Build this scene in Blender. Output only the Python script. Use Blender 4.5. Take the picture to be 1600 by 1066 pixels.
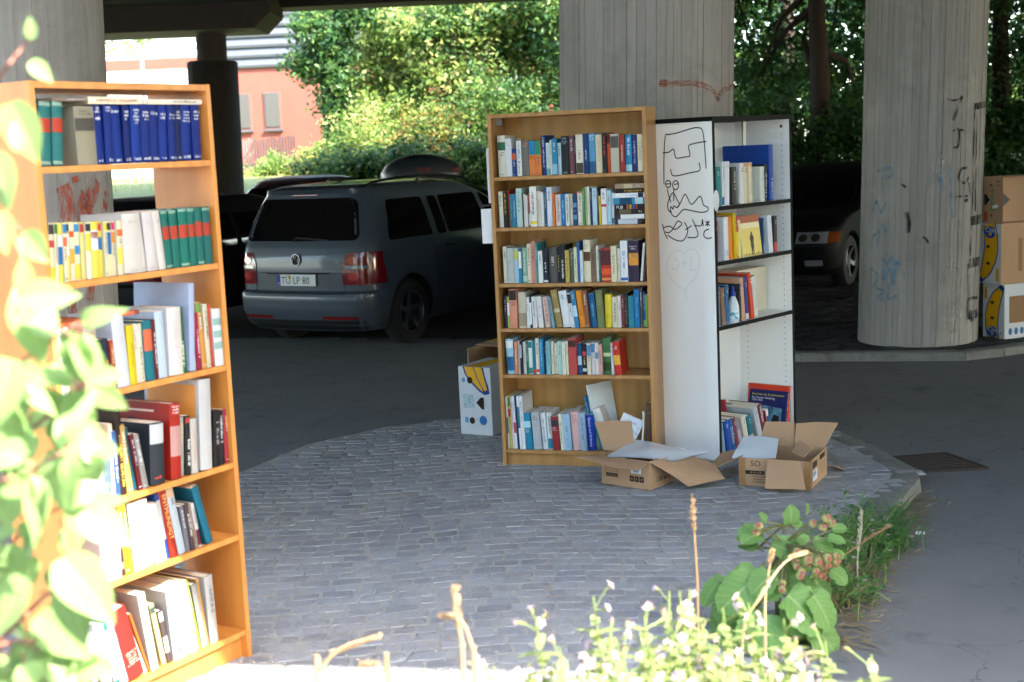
import bpy, bmesh, math, random
from mathutils import Vector, Matrix, noise
PI=math.pi; rad=math.radians
for o in list(bpy.data.objects): bpy.data.objects.remove(o)
SC=bpy.context.scene; COL=SC.collection
R=random.Random(7)
# ------------------------------------------------------------------ camera, light, exposure
F,PITCH,ROLL,H=2130.8,0.13921,0.04543,1.755
fw=Vector((0,math.cos(PITCH),-math.sin(PITCH))); up0=Vector((0,math.sin(PITCH),math.cos(PITCH))); rt0=Vector((1,0,0))
cR,sR=math.cos(ROLL),math.sin(ROLL)
RX=cR*rt0-sR*up0; UP=sR*rt0+cR*up0
cd=bpy.data.cameras.new('camera'); cam=bpy.data.objects.new('camera',cd); COL.objects.link(cam)
cd.sensor_width=36; cd.lens=36*F/1600; cd.clip_start=.05; cd.clip_end=1000
cam.matrix_world=Matrix(((RX.x,UP.x,-fw.x,0),(RX.y,UP.y,-fw.y,0),(RX.z,UP.z,-fw.z,H),(0,0,0,1)))
cd.dof.use_dof=True; cd.dof.focus_distance=7.6; cd.dof.aperture_fstop=3.6
SC.camera=cam
SUN=Vector((.58,-.41,.70)).normalized()
W=bpy.data.worlds.new('World'); SC.world=W; W.use_nodes=True
nt=W.node_tree; bgn=nt.nodes['Background']; sk=nt.nodes.new('ShaderNodeTexSky'); sk.sky_type='NISHITA'; sk.sun_disc=False
sk.sun_elevation=math.asin(SUN.z); sk.sun_rotation=math.atan2(SUN.x,SUN.y); sk.air_density=1.0; sk.dust_density=1.5
nt.links.new(sk.outputs[0],bgn.inputs[0]); bgn.inputs[1].default_value=.15
sl=bpy.data.lights.new('sun','SUN'); so=bpy.data.objects.new('sun',sl); COL.objects.link(so)
sl.energy=2.0; sl.angle=rad(.5); sl.color=(1,.94,.84); so.rotation_euler=SUN.to_track_quat('Z','Y').to_euler()
vs=SC.view_settings; vs.view_transform='Standard'; vs.look='None'; vs.gamma=1; vs.exposure=3.82

def atY(px,py,Y):
    d=fw*F+RX*(px-800)-UP*(py-533); return Vector((0,0,H))+d*(Y/d.y)
def gpt(px,py,z=0):
    d=fw*F+RX*(px-800)-UP*(py-533); return Vector((0,0,H))+d*((z-H)/d.z)
def smooth(a,b,x):
    t=min(1,max(0,(x-a)/(b-a))); return t*t*(3-2*t)

# ------------------------------------------------------------------ colours and materials
def lin(h):
    if not isinstance(h,str): return tuple(h)
    c=[int(h[i:i+2],16)/255 for i in (0,2,4)]
    return tuple(((x+.055)/1.055)**2.4 if x>.04045 else x/12.92 for x in c)
MC={}
def mat(name,col,rough=.6,var=.15,scale=8,stretch=(1,1,1),bump=0,bscale=None,col2=None,metal=0,spec=.5,coat=0,obj=False,island=0,thr=None,detail=4):
    if name in MC: return MC[name]
    m=bpy.data.materials.new(name); MC[name]=m; m.use_nodes=True
    n=m.node_tree.nodes; l=m.node_tree.links; b=n['Principled BSDF']
    b.inputs['Roughness'].default_value=rough; b.inputs['Metallic'].default_value=metal
    b.inputs['Specular IOR Level'].default_value=spec; b.inputs['Coat Weight'].default_value=coat
    tc=n.new('ShaderNodeTexCoord'); mp=n.new('ShaderNodeMapping'); mp.inputs['Scale'].default_value=stretch
    l.new(tc.outputs['Object'],mp.inputs[0])
    nz=n.new('ShaderNodeTexNoise'); nz.inputs['Scale'].default_value=scale; nz.inputs['Detail'].default_value=detail; nz.inputs['Roughness'].default_value=.6
    l.new(mp.outputs[0],nz.inputs[0])
    mx=n.new('ShaderNodeMix'); mx.data_type='RGBA'
    c=lin(col)
    if obj:
        oi=n.new('ShaderNodeObjectInfo')
        def scaled(k):
            q=n.new('ShaderNodeMix'); q.data_type='RGBA'; q.blend_type='MULTIPLY'; q.inputs[0].default_value=1
            l.new(oi.outputs['Color'],q.inputs[6]); q.inputs[7].default_value=(k,k,k,1); return q.outputs[2]
        l.new(scaled(1-var),mx.inputs[6]); l.new(scaled(1+var*.5),mx.inputs[7])
    else:
        c2=lin(col2) if col2 else tuple(min(1,x*(1+var)) for x in c)
        c1=c if col2 else tuple(x*(1-var) for x in c)
        mx.inputs[6].default_value=(*c1,1); mx.inputs[7].default_value=(*c2,1)
    fac=nz.outputs[0]
    if thr:
        rp=n.new('ShaderNodeMapRange'); rp.inputs[1].default_value=thr[0]; rp.inputs[2].default_value=thr[1]; l.new(fac,rp.inputs[0]); fac=rp.outputs[0]
    l.new(fac,mx.inputs[0]); out=mx.outputs[2]
    if island:
        g=n.new('ShaderNodeNewGeometry'); hs=n.new('ShaderNodeHueSaturation')
        mr=n.new('ShaderNodeMapRange'); mr.inputs[3].default_value=1-island; mr.inputs[4].default_value=1+island
        l.new(g.outputs['Random Per Island'],mr.inputs[0]); l.new(mr.outputs[0],hs.inputs['Value']); l.new(out,hs.inputs['Color']); out=hs.outputs[0]
    l.new(out,b.inputs['Base Color'])
    if bump:
        bn=n.new('ShaderNodeBump'); bn.inputs['Strength'].default_value=bump; bn.inputs['Distance'].default_value=.02
        n2=n.new('ShaderNodeTexNoise'); n2.inputs['Scale'].default_value=bscale or scale*4; n2.inputs['Detail'].default_value=5; l.new(mp.outputs[0],n2.inputs[0])
        l.new(n2.outputs[0],bn.inputs['Height']); l.new(bn.outputs[0],b.inputs['Normal'])
    return m
def leafmat(name,c1,c2,trans=.45,rough=.5,island=.25,veins=0):
    if name in MC: return MC[name]
    m=mat(name,c1,rough,col2=c2,scale=3,island=island,spec=.35)
    n=m.node_tree.nodes; l=m.node_tree.links; b=n['Principled BSDF']; o=n['Material Output']
    if veins:
        at=n.new('ShaderNodeAttribute'); at.attribute_name='lv'; sx=n.new('ShaderNodeSeparateXYZ'); l.new(at.outputs['Vector'],sx.inputs[0])
        def mth(op,a,b_=None):
            q=n.new('ShaderNodeMath'); q.operation=op
            for i,v in enumerate((a,b_)):
                if v is None: continue
                if isinstance(v,(int,float)): q.inputs[i].default_value=v
                else: l.new(v,q.inputs[i])
            return q.outputs[0]
        j=mth('ABSOLUTE',sx.outputs[1]); mid=mth('LESS_THAN',j,.07)
        side=mth('LESS_THAN',mth('FRACT',mth('SUBTRACT',mth('MULTIPLY',sx.outputs[0],7.0),mth('MULTIPLY',j,1.9))),.13)
        v=mth('MAXIMUM',mid,mth('MULTIPLY',side,.6)); mx=n.new('ShaderNodeMix'); mx.data_type='RGBA'; src=b.inputs['Base Color'].links[0].from_socket
        l.new(mth('MULTIPLY',v,veins),mx.inputs[0]); l.new(src,mx.inputs[6]); mx.inputs[7].default_value=(.45,.52,.25,1); l.new(mx.outputs[2],b.inputs['Base Color'])
        bn=n.new('ShaderNodeBump'); bn.inputs['Strength'].default_value=.5; bn.inputs['Distance'].default_value=.003; bn.invert=True; l.new(v,bn.inputs['Height']); l.new(bn.outputs[0],b.inputs['Normal'])
    t=n.new('ShaderNodeBsdfTranslucent'); t.inputs[0].default_value=(*[min(1,x*1.6) for x in lin(c2)],1)
    s=n.new('ShaderNodeMixShader'); s.inputs[0].default_value=trans
    l.new(b.outputs[0],s.inputs[1]); l.new(t.outputs[0],s.inputs[2]); l.new(s.outputs[0],o.inputs[0])
    return m
def woodmat(name,c1,c2,rings,axis,rough=.45,coat=.1):
    m=mat(name,c1,rough,col2=c2,scale=6,stretch=axis,bump=.05,bscale=40,coat=coat)
    n=m.node_tree.nodes; l=m.node_tree.links; b=n['Principled BSDF']
    wv=n.new('ShaderNodeTexWave'); wv.wave_type='RINGS'; wv.rings_direction='Y'; wv.inputs['Scale'].default_value=rings; wv.inputs['Distortion'].default_value=7; wv.inputs['Detail Scale'].default_value=1.4; wv.inputs['Detail'].default_value=2
    mp=n.new('ShaderNodeMapping'); mp.inputs['Scale'].default_value=(1,1,.09); mp.inputs['Location'].default_value=(-.42,0,-.1); tc=n.new('ShaderNodeTexCoord')
    l.new(tc.outputs['Object'],mp.inputs[0]); l.new(mp.outputs[0],wv.inputs[0])
    mx=n.new('ShaderNodeMix'); mx.data_type='RGBA'; mx.blend_type='MULTIPLY'; mx.inputs[0].default_value=.16
    src=b.inputs['Base Color'].links[0].from_socket
    l.new(src,mx.inputs[6]); l.new(wv.outputs[0],mx.inputs[7]); l.new(mx.outputs[2],b.inputs['Base Color'])
    return m
TINT=mat('printed_cover','ffffff',.5,.12,30,obj=True,spec=.25)
PAINT=mat('car_paint','ffffff',.34,.06,5,obj=True,spec=.4,coat=.35)
PAPER=mat('page_paper','d8cfba',.8,.12,60,stretch=(6,6,.6))
GLASS=mat('dark_car_glass','08090a',.06,.2,3,spec=.6)
RUBBER=mat('tyre_rubber','1a1a1b',.8,.3,40,bump=.2)
DARK=mat('black_plastic','15161a',.5,.2,20)
ALLOY=mat('alloy_rim','6a6c70',.35,.2,10,metal=.8)
REDL=mat('red_lamp_glass','70100c',.12,.5,25,spec=.6,coat=.5)
CLRL=mat('clear_lamp_glass','7c8188',.1,.3,40,spec=.7,coat=.5)
CHROME=mat('chrome','c8c8c8',.15,.1,10,metal=1)
def tint(o,c): o.color=(*lin(c),1); return o

# ------------------------------------------------------------------ mesh builder
class MB:
    def __init__(s): s.v=[]; s.f=[]; s.m=[]; s.lv={}
    def add(s,vs,fs,m=0):
        k=len(s.v); s.v+= [tuple(v) for v in vs]; s.f+=[tuple(i+k for i in f) for f in fs]; s.m+=[m]*len(fs); return s
    def box(s,x0,x1,y0,y1,z0,z1,M=None,m=0):
        vs=[Vector((x,y,z)) for z in (z0,z1) for y in (y0,y1) for x in (x0,x1)]
        if M is not None: vs=[M@v for v in vs]
        return s.add(vs,[(0,2,3,1),(4,5,7,6),(0,1,5,4),(2,6,7,3),(0,4,6,2),(1,3,7,5)],m)
    def quad(s,a,b,c,d,m=0): return s.add([a,b,c,d],[(0,1,2,3)],m)
    def poly(s,pts,m=0): return s.add(pts,[tuple(range(len(pts)))],m)
    def slab(s,pts,th,m=0):           # polygon given thickness along its normal
        pts=[Vector(p) for p in pts]; n=Vector((0,0,0))
        for i in range(len(pts)): n+=pts[i].cross(pts[(i+1)%len(pts)])
        n=n.normalized()*th/2; k=len(pts)
        return s.add([p+n for p in pts]+[p-n for p in pts],[tuple(range(k)),tuple(range(2*k-1,k-1,-1))]+[(i,i+k,(i+1)%k+k,(i+1)%k) for i in range(k)],m)
    def tube(s,pts,r,n=6,m=0,cap=True):
        pts=[Vector(p) for p in pts]; rr=r if isinstance(r,(list,tuple)) else [r]*len(pts); vs=[]; fs=[]
        ref=Vector((.3,.2,1)).normalized()
        for i,p in enumerate(pts):
            t=(pts[min(i+1,len(pts)-1)]-pts[max(i-1,0)])
            t=t.normalized() if t.length>1e-9 else Vector((0,0,1))
            a=t.cross(ref); a=a.normalized() if a.length>1e-3 else t.cross(Vector((1,0,0))).normalized(); b=t.cross(a)
            for j in range(n): vs.append(p+(a*math.cos(2*PI*j/n)+b*math.sin(2*PI*j/n))*rr[i])
        for i in range(len(pts)-1):
            for j in range(n): fs.append((i*n+j,i*n+(j+1)%n,(i+1)*n+(j+1)%n,(i+1)*n+j))
        if cap: fs+= [tuple(range(n-1,-1,-1)),tuple(range((len(pts)-1)*n,len(pts)*n))]
        return s.add(vs,fs,m)
    def lathe(s,prof,n=24,M=None,m=0,cap=True):
        vs=[];fs=[];k=len(prof)
        for j in range(n):
            a=2*PI*j/n
            for r,z in prof: vs.append(Vector((r*math.cos(a),r*math.sin(a),z)))
        if M is not None: vs=[M@v for v in vs]
        for j in range(n):
            q=(j+1)%n
            for i in range(k-1): fs.append((j*k+i,q*k+i,q*k+i+1,j*k+i+1))
        if cap: fs+=[tuple(j*k for j in range(n-1,-1,-1)),tuple(j*k+k-1 for j in range(n))]
        return s.add(vs,fs,m)
    def ribbon(s,pts,w,n,lift=.0008,m=0):   # flat pen stroke lying on a plane of normal n
        pts=[Vector(p) for p in pts]; n=Vector(n).normalized(); vs=[];fs=[]
        for i,p in enumerate(pts):
            t=(pts[min(i+1,len(pts)-1)]-pts[max(i-1,0)]); q=t.cross(n); q=q.normalized() if q.length>1e-9 else Vector((0,0,1))
            vs+=[p+q*w/2+n*lift,p-q*w/2+n*lift]
        for i in range(len(pts)-1): fs.append((2*i,2*i+1,2*i+3,2*i+2))
        return s.add(vs,fs,m)
    def text(s,txt,org,d,u,size,align=0,m=0):
        vs,fs,w=glyphs(txt); org=Vector(org); d=Vector(d); u=Vector(u)
        return s.add([org+d*(x-w*align)*size+u*y*size for x,y in vs],fs,m)
    def scrawl(s,org,d,u,length,size,rng,m=0,fill=1):   # too small to read in the photo: strokes the size of letters
        org=Vector(org); d=Vector(d); u=Vector(u); x=0
        while x<length-size*.4:
            if rng.random()<.14: x+=size*.45; continue
            w=size*rng.uniform(.35,.6); h=size*(1 if rng.random()<.3 else .72); st=size*.15
            parts=[(0,st,0,h)]
            k=rng.random()
            if k<.7: parts.append((w-st,w,0,h*rng.choice((1,.7,1))))
            if k<.5: parts.append((st,w-st,h*rng.choice((.45,.85,0)),None))
            for a,b,c,e in parts:
                e=c+st if e is None else e
                s.add([org+d*(x+a)+u*c,org+d*(x+b)+u*c,org+d*(x+b)+u*e,org+d*(x+a)+u*e],[(0,1,2,3)],m)
            x+=w+size*.17
        return s
    def build(s,name,mats,parent=None,color=None,smooth=0,loc=None,bevel=0,M=None):
        me=bpy.data.meshes.new(name); me.from_pydata(s.v,[],s.f); 
        mats=mats if isinstance(mats,(list,tuple)) else [mats]
        for q in mats: me.materials.append(q)
        if len(mats)>1: me.polygons.foreach_set('material_index',s.m)
        if smooth:
            me.polygons.foreach_set('use_smooth',[True]*len(me.polygons))
            if smooth<180: me.set_sharp_from_angle(angle=rad(smooth))
        if s.lv:
            at=me.attributes.new('lv','FLOAT_VECTOR','POINT')
            for i,q in s.lv.items(): at.data[i].vector=q
        me.update(); o=bpy.data.objects.new(name,me); COL.objects.link(o)
        if parent: o.parent=parent
        if color is not None: tint(o,color)
        if loc is not None: o.location=loc
        if M is not None: o.matrix_local=M
        if bevel:
            b=o.modifiers.new('bevel','BEVEL'); b.width=bevel; b.segments=2; b.limit_method='ANGLE'
        return o
GC={}
def glyphs(txt):
    if txt in GC: return GC[txt]
    c=bpy.data.curves.new('t','FONT'); c.body=txt; c.size=1; c.resolution_u=2
    o=bpy.data.objects.new('t',c); COL.objects.link(o); dg=bpy.context.evaluated_depsgraph_get(); dg.update()
    me=bpy.data.meshes.new_from_object(o.evaluated_get(dg)); vs=[(v.co.x,v.co.y) for v in me.vertices]; fs=[tuple(p.vertices) for p in me.polygons]
    bpy.data.objects.remove(o); bpy.data.curves.remove(c); bpy.data.meshes.remove(me)
    GC[txt]=(vs,fs,max([v[0] for v in vs]+[.1])); return GC[txt]
def tag(o,label=None,cat=None,group=None,kind=None):
    if label: o['label']=label
    if cat: o['category']=cat
    if group: o['group']=group
    if kind: o['kind']=kind
    return o
def empty(name,loc=(0,0,0),rz=0,label=None,cat=None,group=None,tilt=0):
    o=bpy.data.objects.new(name,None); COL.objects.link(o); o.location=loc; o.rotation_euler=(0,tilt,rz); o.empty_display_size=.1
    return tag(o,label,cat,group)
def frame(x,y,a,z=0):
    return Matrix.Translation((x,y,z))@Matrix.Rotation(a,4,'Z')

# ------------------------------------------------------------------ the ground
def gz(x,y):                                   # terrain height
    z=-.005-.055*smooth(1.0,1.9,x)*(1-smooth(7.6,10.3,y))-.012*smooth(.5,2.2,x)
    return z+1.42*smooth(20.5,30.5,y)
def sheet(name,xs,ys,zf,m,kind='structure',label=None):
    b=MB(); nx=len(xs)
    vs=[(x,y,zf(x,y)) for y in ys for x in xs]
    fs=[(j*nx+i,j*nx+i+1,(j+1)*nx+i+1,(j+1)*nx+i) for j in range(len(ys)-1) for i in range(nx-1)]
    b.add(vs,fs); return tag(b.build(name,m,smooth=180),kind=kind)
def fr(a,b,n): return [a+(b-a)*i/n for i in range(n+1)]
ASPH=mat('asphalt','7b7b7b',.9,.16,2.2,bump=.6,bscale=260,detail=8,spec=.12)
b=ASPH.node_tree.nodes['Principled BSDF']
sheet('road',[-150,-40,-15]+fr(-8,8,48)+[15,40,150],[-60,-20,-5]+fr(0,22,44),gz,ASPH)
GRASSM=mat('bank_soil','5a6a34',.9,.3,4,bump=.5,col2='8a8a52')
sheet('bank',[-150,-60]+fr(-30,30,30)+[60,150],fr(22,34,12)+[45,70,150],gz,GRASSM)
# cobbled island
ISL=[(-3.4,2.2),(-3.2,4.6),(-2.75,6.0),(-2.2,6.75),(-1.62,7.53),(-1.3,8.31),(-.86,8.74),(-.45,8.88),(.2,9.05),(1.0,9.0),(1.5,8.6),(1.9,8.04),(1.98,7.7),(2.08,6.96),(2.05,6.83),(1.7,6.2),(1.45,5.71),(1.13,4.93),(.89,4.23),(.6,3.3),(.3,2.2)]
def inside(p,poly):
    c=False; n=len(poly); x,y=p
    for i in range(n):
        x1,y1=poly[i]; x2,y2=poly[(i+1)%n]
        if (y1>y)!=(y2>y) and x<(x2-x1)*(y-y1)/(y2-y1)+x1: c=not c
    return c
SAND=mat('joint_sand','a5a29b',.95,.3,14,bump=.4,bscale=120)
b=MB(); b.add([(x,y,.0008) for x,y in ISL]+[(x,y,-.12) for x,y in ISL],[tuple(range(len(ISL)))]+[(i,i+len(ISL),(i+1)%len(ISL)+len(ISL),(i+1)%len(ISL)) for i in range(len(ISL))])
bm=b.build('cobbled_paving',SAND); tag(bm,kind='structure')
DUSTY=1
STONE=mat('granite_setts','87888a',.62,.3,24,bump=.35,bscale=90,island=.17,spec=.3,col2='a0a2a4')
def dusty(m,c,lo,hi,amt,sc):
    n=m.node_tree.nodes; l=m.node_tree.links; b=n['Principled BSDF']; tc=n.new('ShaderNodeTexCoord'); z=n.new('ShaderNodeTexNoise'); z.inputs['Scale'].default_value=sc; z.inputs['Detail'].default_value=9; z.inputs['Roughness'].default_value=.7
    l.new(tc.outputs['Object'],z.inputs[0]); r=n.new('ShaderNodeMapRange'); r.inputs[1].default_value=lo; r.inputs[2].default_value=hi; r.inputs[4].default_value=amt; l.new(z.outputs[0],r.inputs[0])
    x=n.new('ShaderNodeMix'); x.data_type='RGBA'; x.inputs[7].default_value=(*lin(c),1); l.new(r.outputs[0],x.inputs[0]); src=b.inputs['Base Color'].links[0].from_socket; l.new(src,x.inputs[6]); l.new(x.outputs[2],b.inputs['Base Color'])
dusty(STONE,'b0aca4',.42,.75,.7,3.5); dusty(STONE,'6a6c70',.5,.75,.6,1.1); dusty(ASPH,'7c7a76',.5,.8,.5,1.3); dusty(ASPH,'3e3f42',.55,.75,.55,4); dusty(ASPH,'86847f',.62,.7,.55,170)
def cracks(m,c,sc,wd,amt):
    n=m.node_tree.nodes; l=m.node_tree.links; b=n['Principled BSDF']; tc=n.new('ShaderNodeTexCoord'); z=n.new('ShaderNodeTexNoise'); z.inputs['Scale'].default_value=sc; z.inputs['Detail'].default_value=6; l.new(tc.outputs['Object'],z.inputs[0])
    a=n.new('ShaderNodeMath'); a.operation='SUBTRACT'; a.inputs[1].default_value=.5; l.new(z.outputs[0],a.inputs[0]); q=n.new('ShaderNodeMath'); q.operation='ABSOLUTE'; l.new(a.outputs[0],q.inputs[0]); k=n.new('ShaderNodeMath'); k.operation='LESS_THAN'; k.inputs[1].default_value=wd; l.new(q.outputs[0],k.inputs[0]); h=n.new('ShaderNodeMath'); h.operation='MULTIPLY'; h.inputs[1].default_value=amt; l.new(k.outputs[0],h.inputs[0])
    x=n.new('ShaderNodeMix'); x.data_type='RGBA'; x.inputs[7].default_value=(*lin(c),1); l.new(h.outputs[0],x.inputs[0]); l.new(b.inputs['Base Color'].links[0].from_socket,x.inputs[6]); l.new(x.outputs[2],b.inputs['Base Color'])
cracks(ASPH,'8a8883',.4,.0012,.22); cracks(ASPH,'2c2c2e',.5,.0008,.4)
def setts(name,inpoly,x0,x1,y0,y1,sx,sy,zf,m,arc=.0,seed=1,h=.0065,gap=.0045):
    rg=random.Random(seed); b=MB(); y=y0; row=0
    while y<y1:
        dy=sy*rg.uniform(.85,1.15); x=x0-rg.uniform(0,sx)
        while x<x1:
            w=sx*rg.uniform(.65,1.45)
            yy=y+arc*math.cos(x*3.4)+.05*noise.noise((x*.8,y*.8,seed))
            cx,cy=x+w/2,yy+dy/2
            if inpoly((cx,cy)):
                g=gap; q=[]
                for ux,uy in ((0,0),(.5,-.05),(1,0),(1.04,.5),(1,1),(.5,1.05),(0,1),(-.04,.5)):
                    q.append((x+g/2+(w-g)*ux+rg.uniform(-.006,.006),yy+g/2+(dy-g)*uy+rg.uniform(-.006,.006)+arc*(math.cos((x+w*ux)*3.4)-math.cos(x*3.4))))
                z=zf(cx,cy); hh=h*rg.uniform(.5,1.25); tl=(rg.uniform(-.03,.03),rg.uniform(-.03,.03))
                vs=[(px,py,z-.006) for px,py in q]+[(px*.88+cx*.12,py*.88+cy*.12,z+hh*.75+(px-cx)*tl[0]+(py-cy)*tl[1]) for px,py in q]+[(px*.55+cx*.45,py*.55+cy*.45,z+hh) for px,py in q]
                fs=[(i,(i+1)%8,(i+1)%8+8,i+8) for i in range(8)]+[(i+8,(i+1)%8+8,(i+1)%8+16,i+16) for i in range(8)]+[tuple(range(16,24))]
                b.add(vs,fs)
            x+=w
        y+=dy; row+=1
    return tag(b.build(name,m,smooth=50),kind='structure')
ISLI=[(x*.985+.0*1,y) for x,y in ISL]
setts('granite_cobbles',lambda p:inside(p,ISLI),-3.4,2.2,3.4,9.1,.105,.088,lambda x,y:-.002,STONE,.045)
# parking area behind the road, with its kerb
def pz(x,y): return .004+.042*smooth(-.3,1.8,x)
KERB=[(-9,15.2),(-6,14.3),(-2.76,13.5),(-.24,12.75),(1.2,11.5),(2.29,10.75),(3.46,10.42),(3.84,10.6),(4.3,10.86),(6,12.0),(9,14)]
KERB=[(-9,15.0),(-5,14.0),(-2.76,13.45),(-.24,12.6),(1.2,11.4),(2.29,10.70),(3.50,10.40),(3.84,10.52),(4.3,10.75),(6,11.7),(9,13.4)]
def kerby(x):
    for (a,b_),(c,d) in zip(KERB,KERB[1:]):
        if a<=x<=c: return b_+(d-b_)*(x-a)/(c-a)
    return 15
xs=fr(-9,9,72); b=MB(); nr=12; vs=[]
for j in range(nr+1):
    for x in xs:
        y=kerby(x)+.11+(22.3-kerby(x))*j/nr; vs.append((x,y,pz(x,y)+max(0,gz(x,y)+.02)))
b.add(vs,[(j*len(xs)+i,j*len(xs)+i+1,(j+1)*len(xs)+i+1,(j+1)*len(xs)+i) for j in range(nr) for i in range(len(xs)-1)])
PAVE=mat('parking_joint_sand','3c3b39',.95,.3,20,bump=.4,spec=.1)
tag(b.build('parking_area',PAVE,smooth=180),kind='structure')
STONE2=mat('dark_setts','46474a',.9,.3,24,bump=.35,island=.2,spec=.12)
setts('parking_cobbles',lambda p:kerby(p[0])+.2<p[1]<16.5,-5.5,5.6,10.5,16.5,.16,.125,lambda x,y:pz(x,y)-.003,STONE2,.0,5,h=.009)
KST=mat('kerb_concrete','74746f',.8,.2,12,bump=.3,bscale=80)
b=MB()
for (x1,y1),(x2,y2) in zip(KERB,KERB[1:]):
    if x2<.5: continue
    L=math.hypot(x2-x1,y2-y1); n=max(1,round(L)); 
    for i in range(n):
        t0=i/n+.004/L; t1=(i+1)/n-.004/L
        p=[(x1+(x2-x1)*t,y1+(y2-y1)*t) for t in (t0,t1)]; nx,ny=-(y2-y1)/L*.12,(x2-x1)/L*.12
        z0,z1=[pz(*q)+.006 for q in p]
        vs=[]
        for (px,py),z in zip(p,(z0,z1)):
            vs+=[(px,py,-.2),(px,py,z-.012),(px+nx*.12,py+ny*.12,z),(px+nx,py+ny,z),(px+nx,py+ny,-.2)]
        b.add(vs,[(0,5,6,1),(1,6,7,2),(2,7,8,3),(3,8,9,4),(0,1,2,3,4),(9,8,7,6,5)])
dusty(KST,'4e4c48',.48,.7,.7,9)
tag(b.build('kerb',KST,smooth=30),kind='structure')
# kerb round the right corner of the cobbled island
EDGE=[(1.93,7.93),(2.0,7.62),(2.08,6.98),(2.04,6.82),(1.71,6.2),(1.45,5.71),(1.13,4.93),(.85,4.1),(.5,3.1)]
b=MB()
for (x1,y1),(x2,y2) in zip(EDGE,EDGE[1:]):
    L=math.hypot(x2-x1,y2-y1); t=Vector(((x2-x1)/L,(y2-y1)/L,0)); n=Vector((-t.y,t.x,0)); n=n if n.x>0 else -n
    for i in range(max(1,round(L/.45))):
        k=max(1,round(L/.45)); a=Vector((x1,y1,0))+t*(L*i/k+.003); e=Vector((x1,y1,0))+t*(L*(i+1)/k-.003)
        prof=[(-.12,.004),(.0,.006),(.018,-.004),(.03,-.09)]
        vs=[p+n*o_+Vector((0,0,z)) for p in (a,e) for o_,z in prof]
        b.add(vs,[(0,1,5,4),(1,2,6,5),(2,3,7,6)])
tag(b.build('kerb_corner',KST,smooth=40),kind='structure')
# drain grate in the road
g0=[gpt(*p,z=-.03) for p in ((1375,707),(1478,699),(1545,722),(1430,728))]
IRON=mat('rusty_iron','1e1b19',.8,.4,18,col2='40342a',bump=.3)
root=empty('drain_grate',(sum(p.x for p in g0)/4,sum(p.y for p in g0)/4,0),0,'dark rusty slotted drain grate set in the road beside the cobble corner','drain'); rc=root.location
def gl(u,v,dz=0):
    p=(g0[0]*(1-u)+g0[1]*u)*(1-v)+(g0[3]*(1-u)+g0[2]*u)*v; p=p-rc; p.z=gz(p.x+rc.x,p.y+rc.y)+dz; return p
b=MB()
for u0,u1,v0,v1 in ((0,1,0,.06),(0,1,.94,1),(0,.04,.06,.94),(.96,1,.06,.94)): b.slab([gl(u0,v0,.008),gl(u1,v0,.008),gl(u1,v1,.008),gl(u0,v1,.008)],.014)
b.build('frame',IRON,root)
b=MB()
for i in range(9):
    v=.09+i*.094; b.slab([gl(.05,v,.010),gl(.95,v,.010),gl(.95,v+.04,.010),gl(.05,v+.04,.010)],.008)
b.build('bars',mat('worn_iron','2e2824',.7,.4,18,col2='4a3c30'),root)
b=MB(); b.poly([gl(.03,.03,.003),gl(.97,.03,.003),gl(.97,.97,.003),gl(.03,.97,.003)]); b.build('pit',mat('pit_black','0a0908',.95,.4,30),root)  # near-black sheet closing the slots between the bars

# ------------------------------------------------------------------ bridge
CONC=mat('board_marked_concrete','8d8882',.85,.32,5,stretch=(9,9,.35),bump=.2,bscale=14,detail=8,island=.075)
DEFER=1
dusty(CONC,'b0aaa0',.5,.72,.6,1.7); dusty(CONC,'6a6762',.55,.75,.6,2.6); dusty(CONC,'57544f',.6,.68,.5,60)
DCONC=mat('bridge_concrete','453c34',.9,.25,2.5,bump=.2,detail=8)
SHADECONC=mat('shade_tinted_concrete','2c261f',.95,.25,4,stretch=(6,6,.5),bump=.2)  # far pillar concrete, colour darkened to stand in for deep shade
def pillar(loc,rr,h,label,seed,cap=None,boards=58,tilt=.033,m=None):
    root=empty('bridge_pillar',loc,0,label,'pillar','round concrete bridge pillars',tilt)
    rg=random.Random(seed); b=MB(); a=0
    ang=[]
    while a<2*PI-.02: w=2*PI/boards*rg.uniform(.65,1.35); ang.append((a,min(2*PI,a+w))); a+=w
    for a0,a1 in ang:
        dr=rg.uniform(-.003,.003); vs=[]; gp=.0012/rr
        for z in (-.3,h):
            for a,r in ((a0,rr-.008),(a0+gp,rr+dr),((a0+a1)/2,rr+dr),(a1-gp,rr+dr),(a1,rr-.008)):
                vs.append((r*math.cos(a),r*math.sin(a),z))
        b.add(vs,[(i,i+1,i+6,i+5) for i in range(4)])
    b.build('shaft',m or CONC,root)
    if cap:
        b=MB(); b.lathe([(rr*.6,h),(rr*.6,h+cap)],24); b.build('bearing',DCONC,root)
        b=MB(); b.lathe([(rr*.93,h-.0),(rr*.93,h+.02)],32); b.build('collar',DCONC,root)
    return root
pL=pillar((-2.31,5.85,-.02),.56,4.6,'wide grey board-marked pillar with orange graffiti, behind the orange bookcase',3)
pC=pillar((.815,8.42,0),.525,4.6,'grey round pillar with a red spray mark, behind the oak bookcase',4)
pR=pillar((3.36,11.2,.03),.475,4.6,'grey round pillar with blue and white graffiti, beside stacked banana boxes',5)
pF=pillar((-5.42,26.0,.6),.465,3.02,'dark distant pillar carrying the cross beam under the bridge',6,.5,tilt=.02,m=SHADECONC)
BX=frame(-5.4,26.0,0)
root=empty('bridge_deck',(0,14,4.6),0,'dark ribbed underside of the concrete road bridge overhead','bridge')
nearE=lambda x: 2.42-.183*x
b=MB(); vs=[]
zl=lambda x: 0.0
pts=[(-45,nearE(-45)),(45,nearE(45)),(45,27.2),(-45,27.2)]
b.slab([(x,y-14,1.0) for x,y in pts],.9); b.build('slab',DCONC,root)
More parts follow.
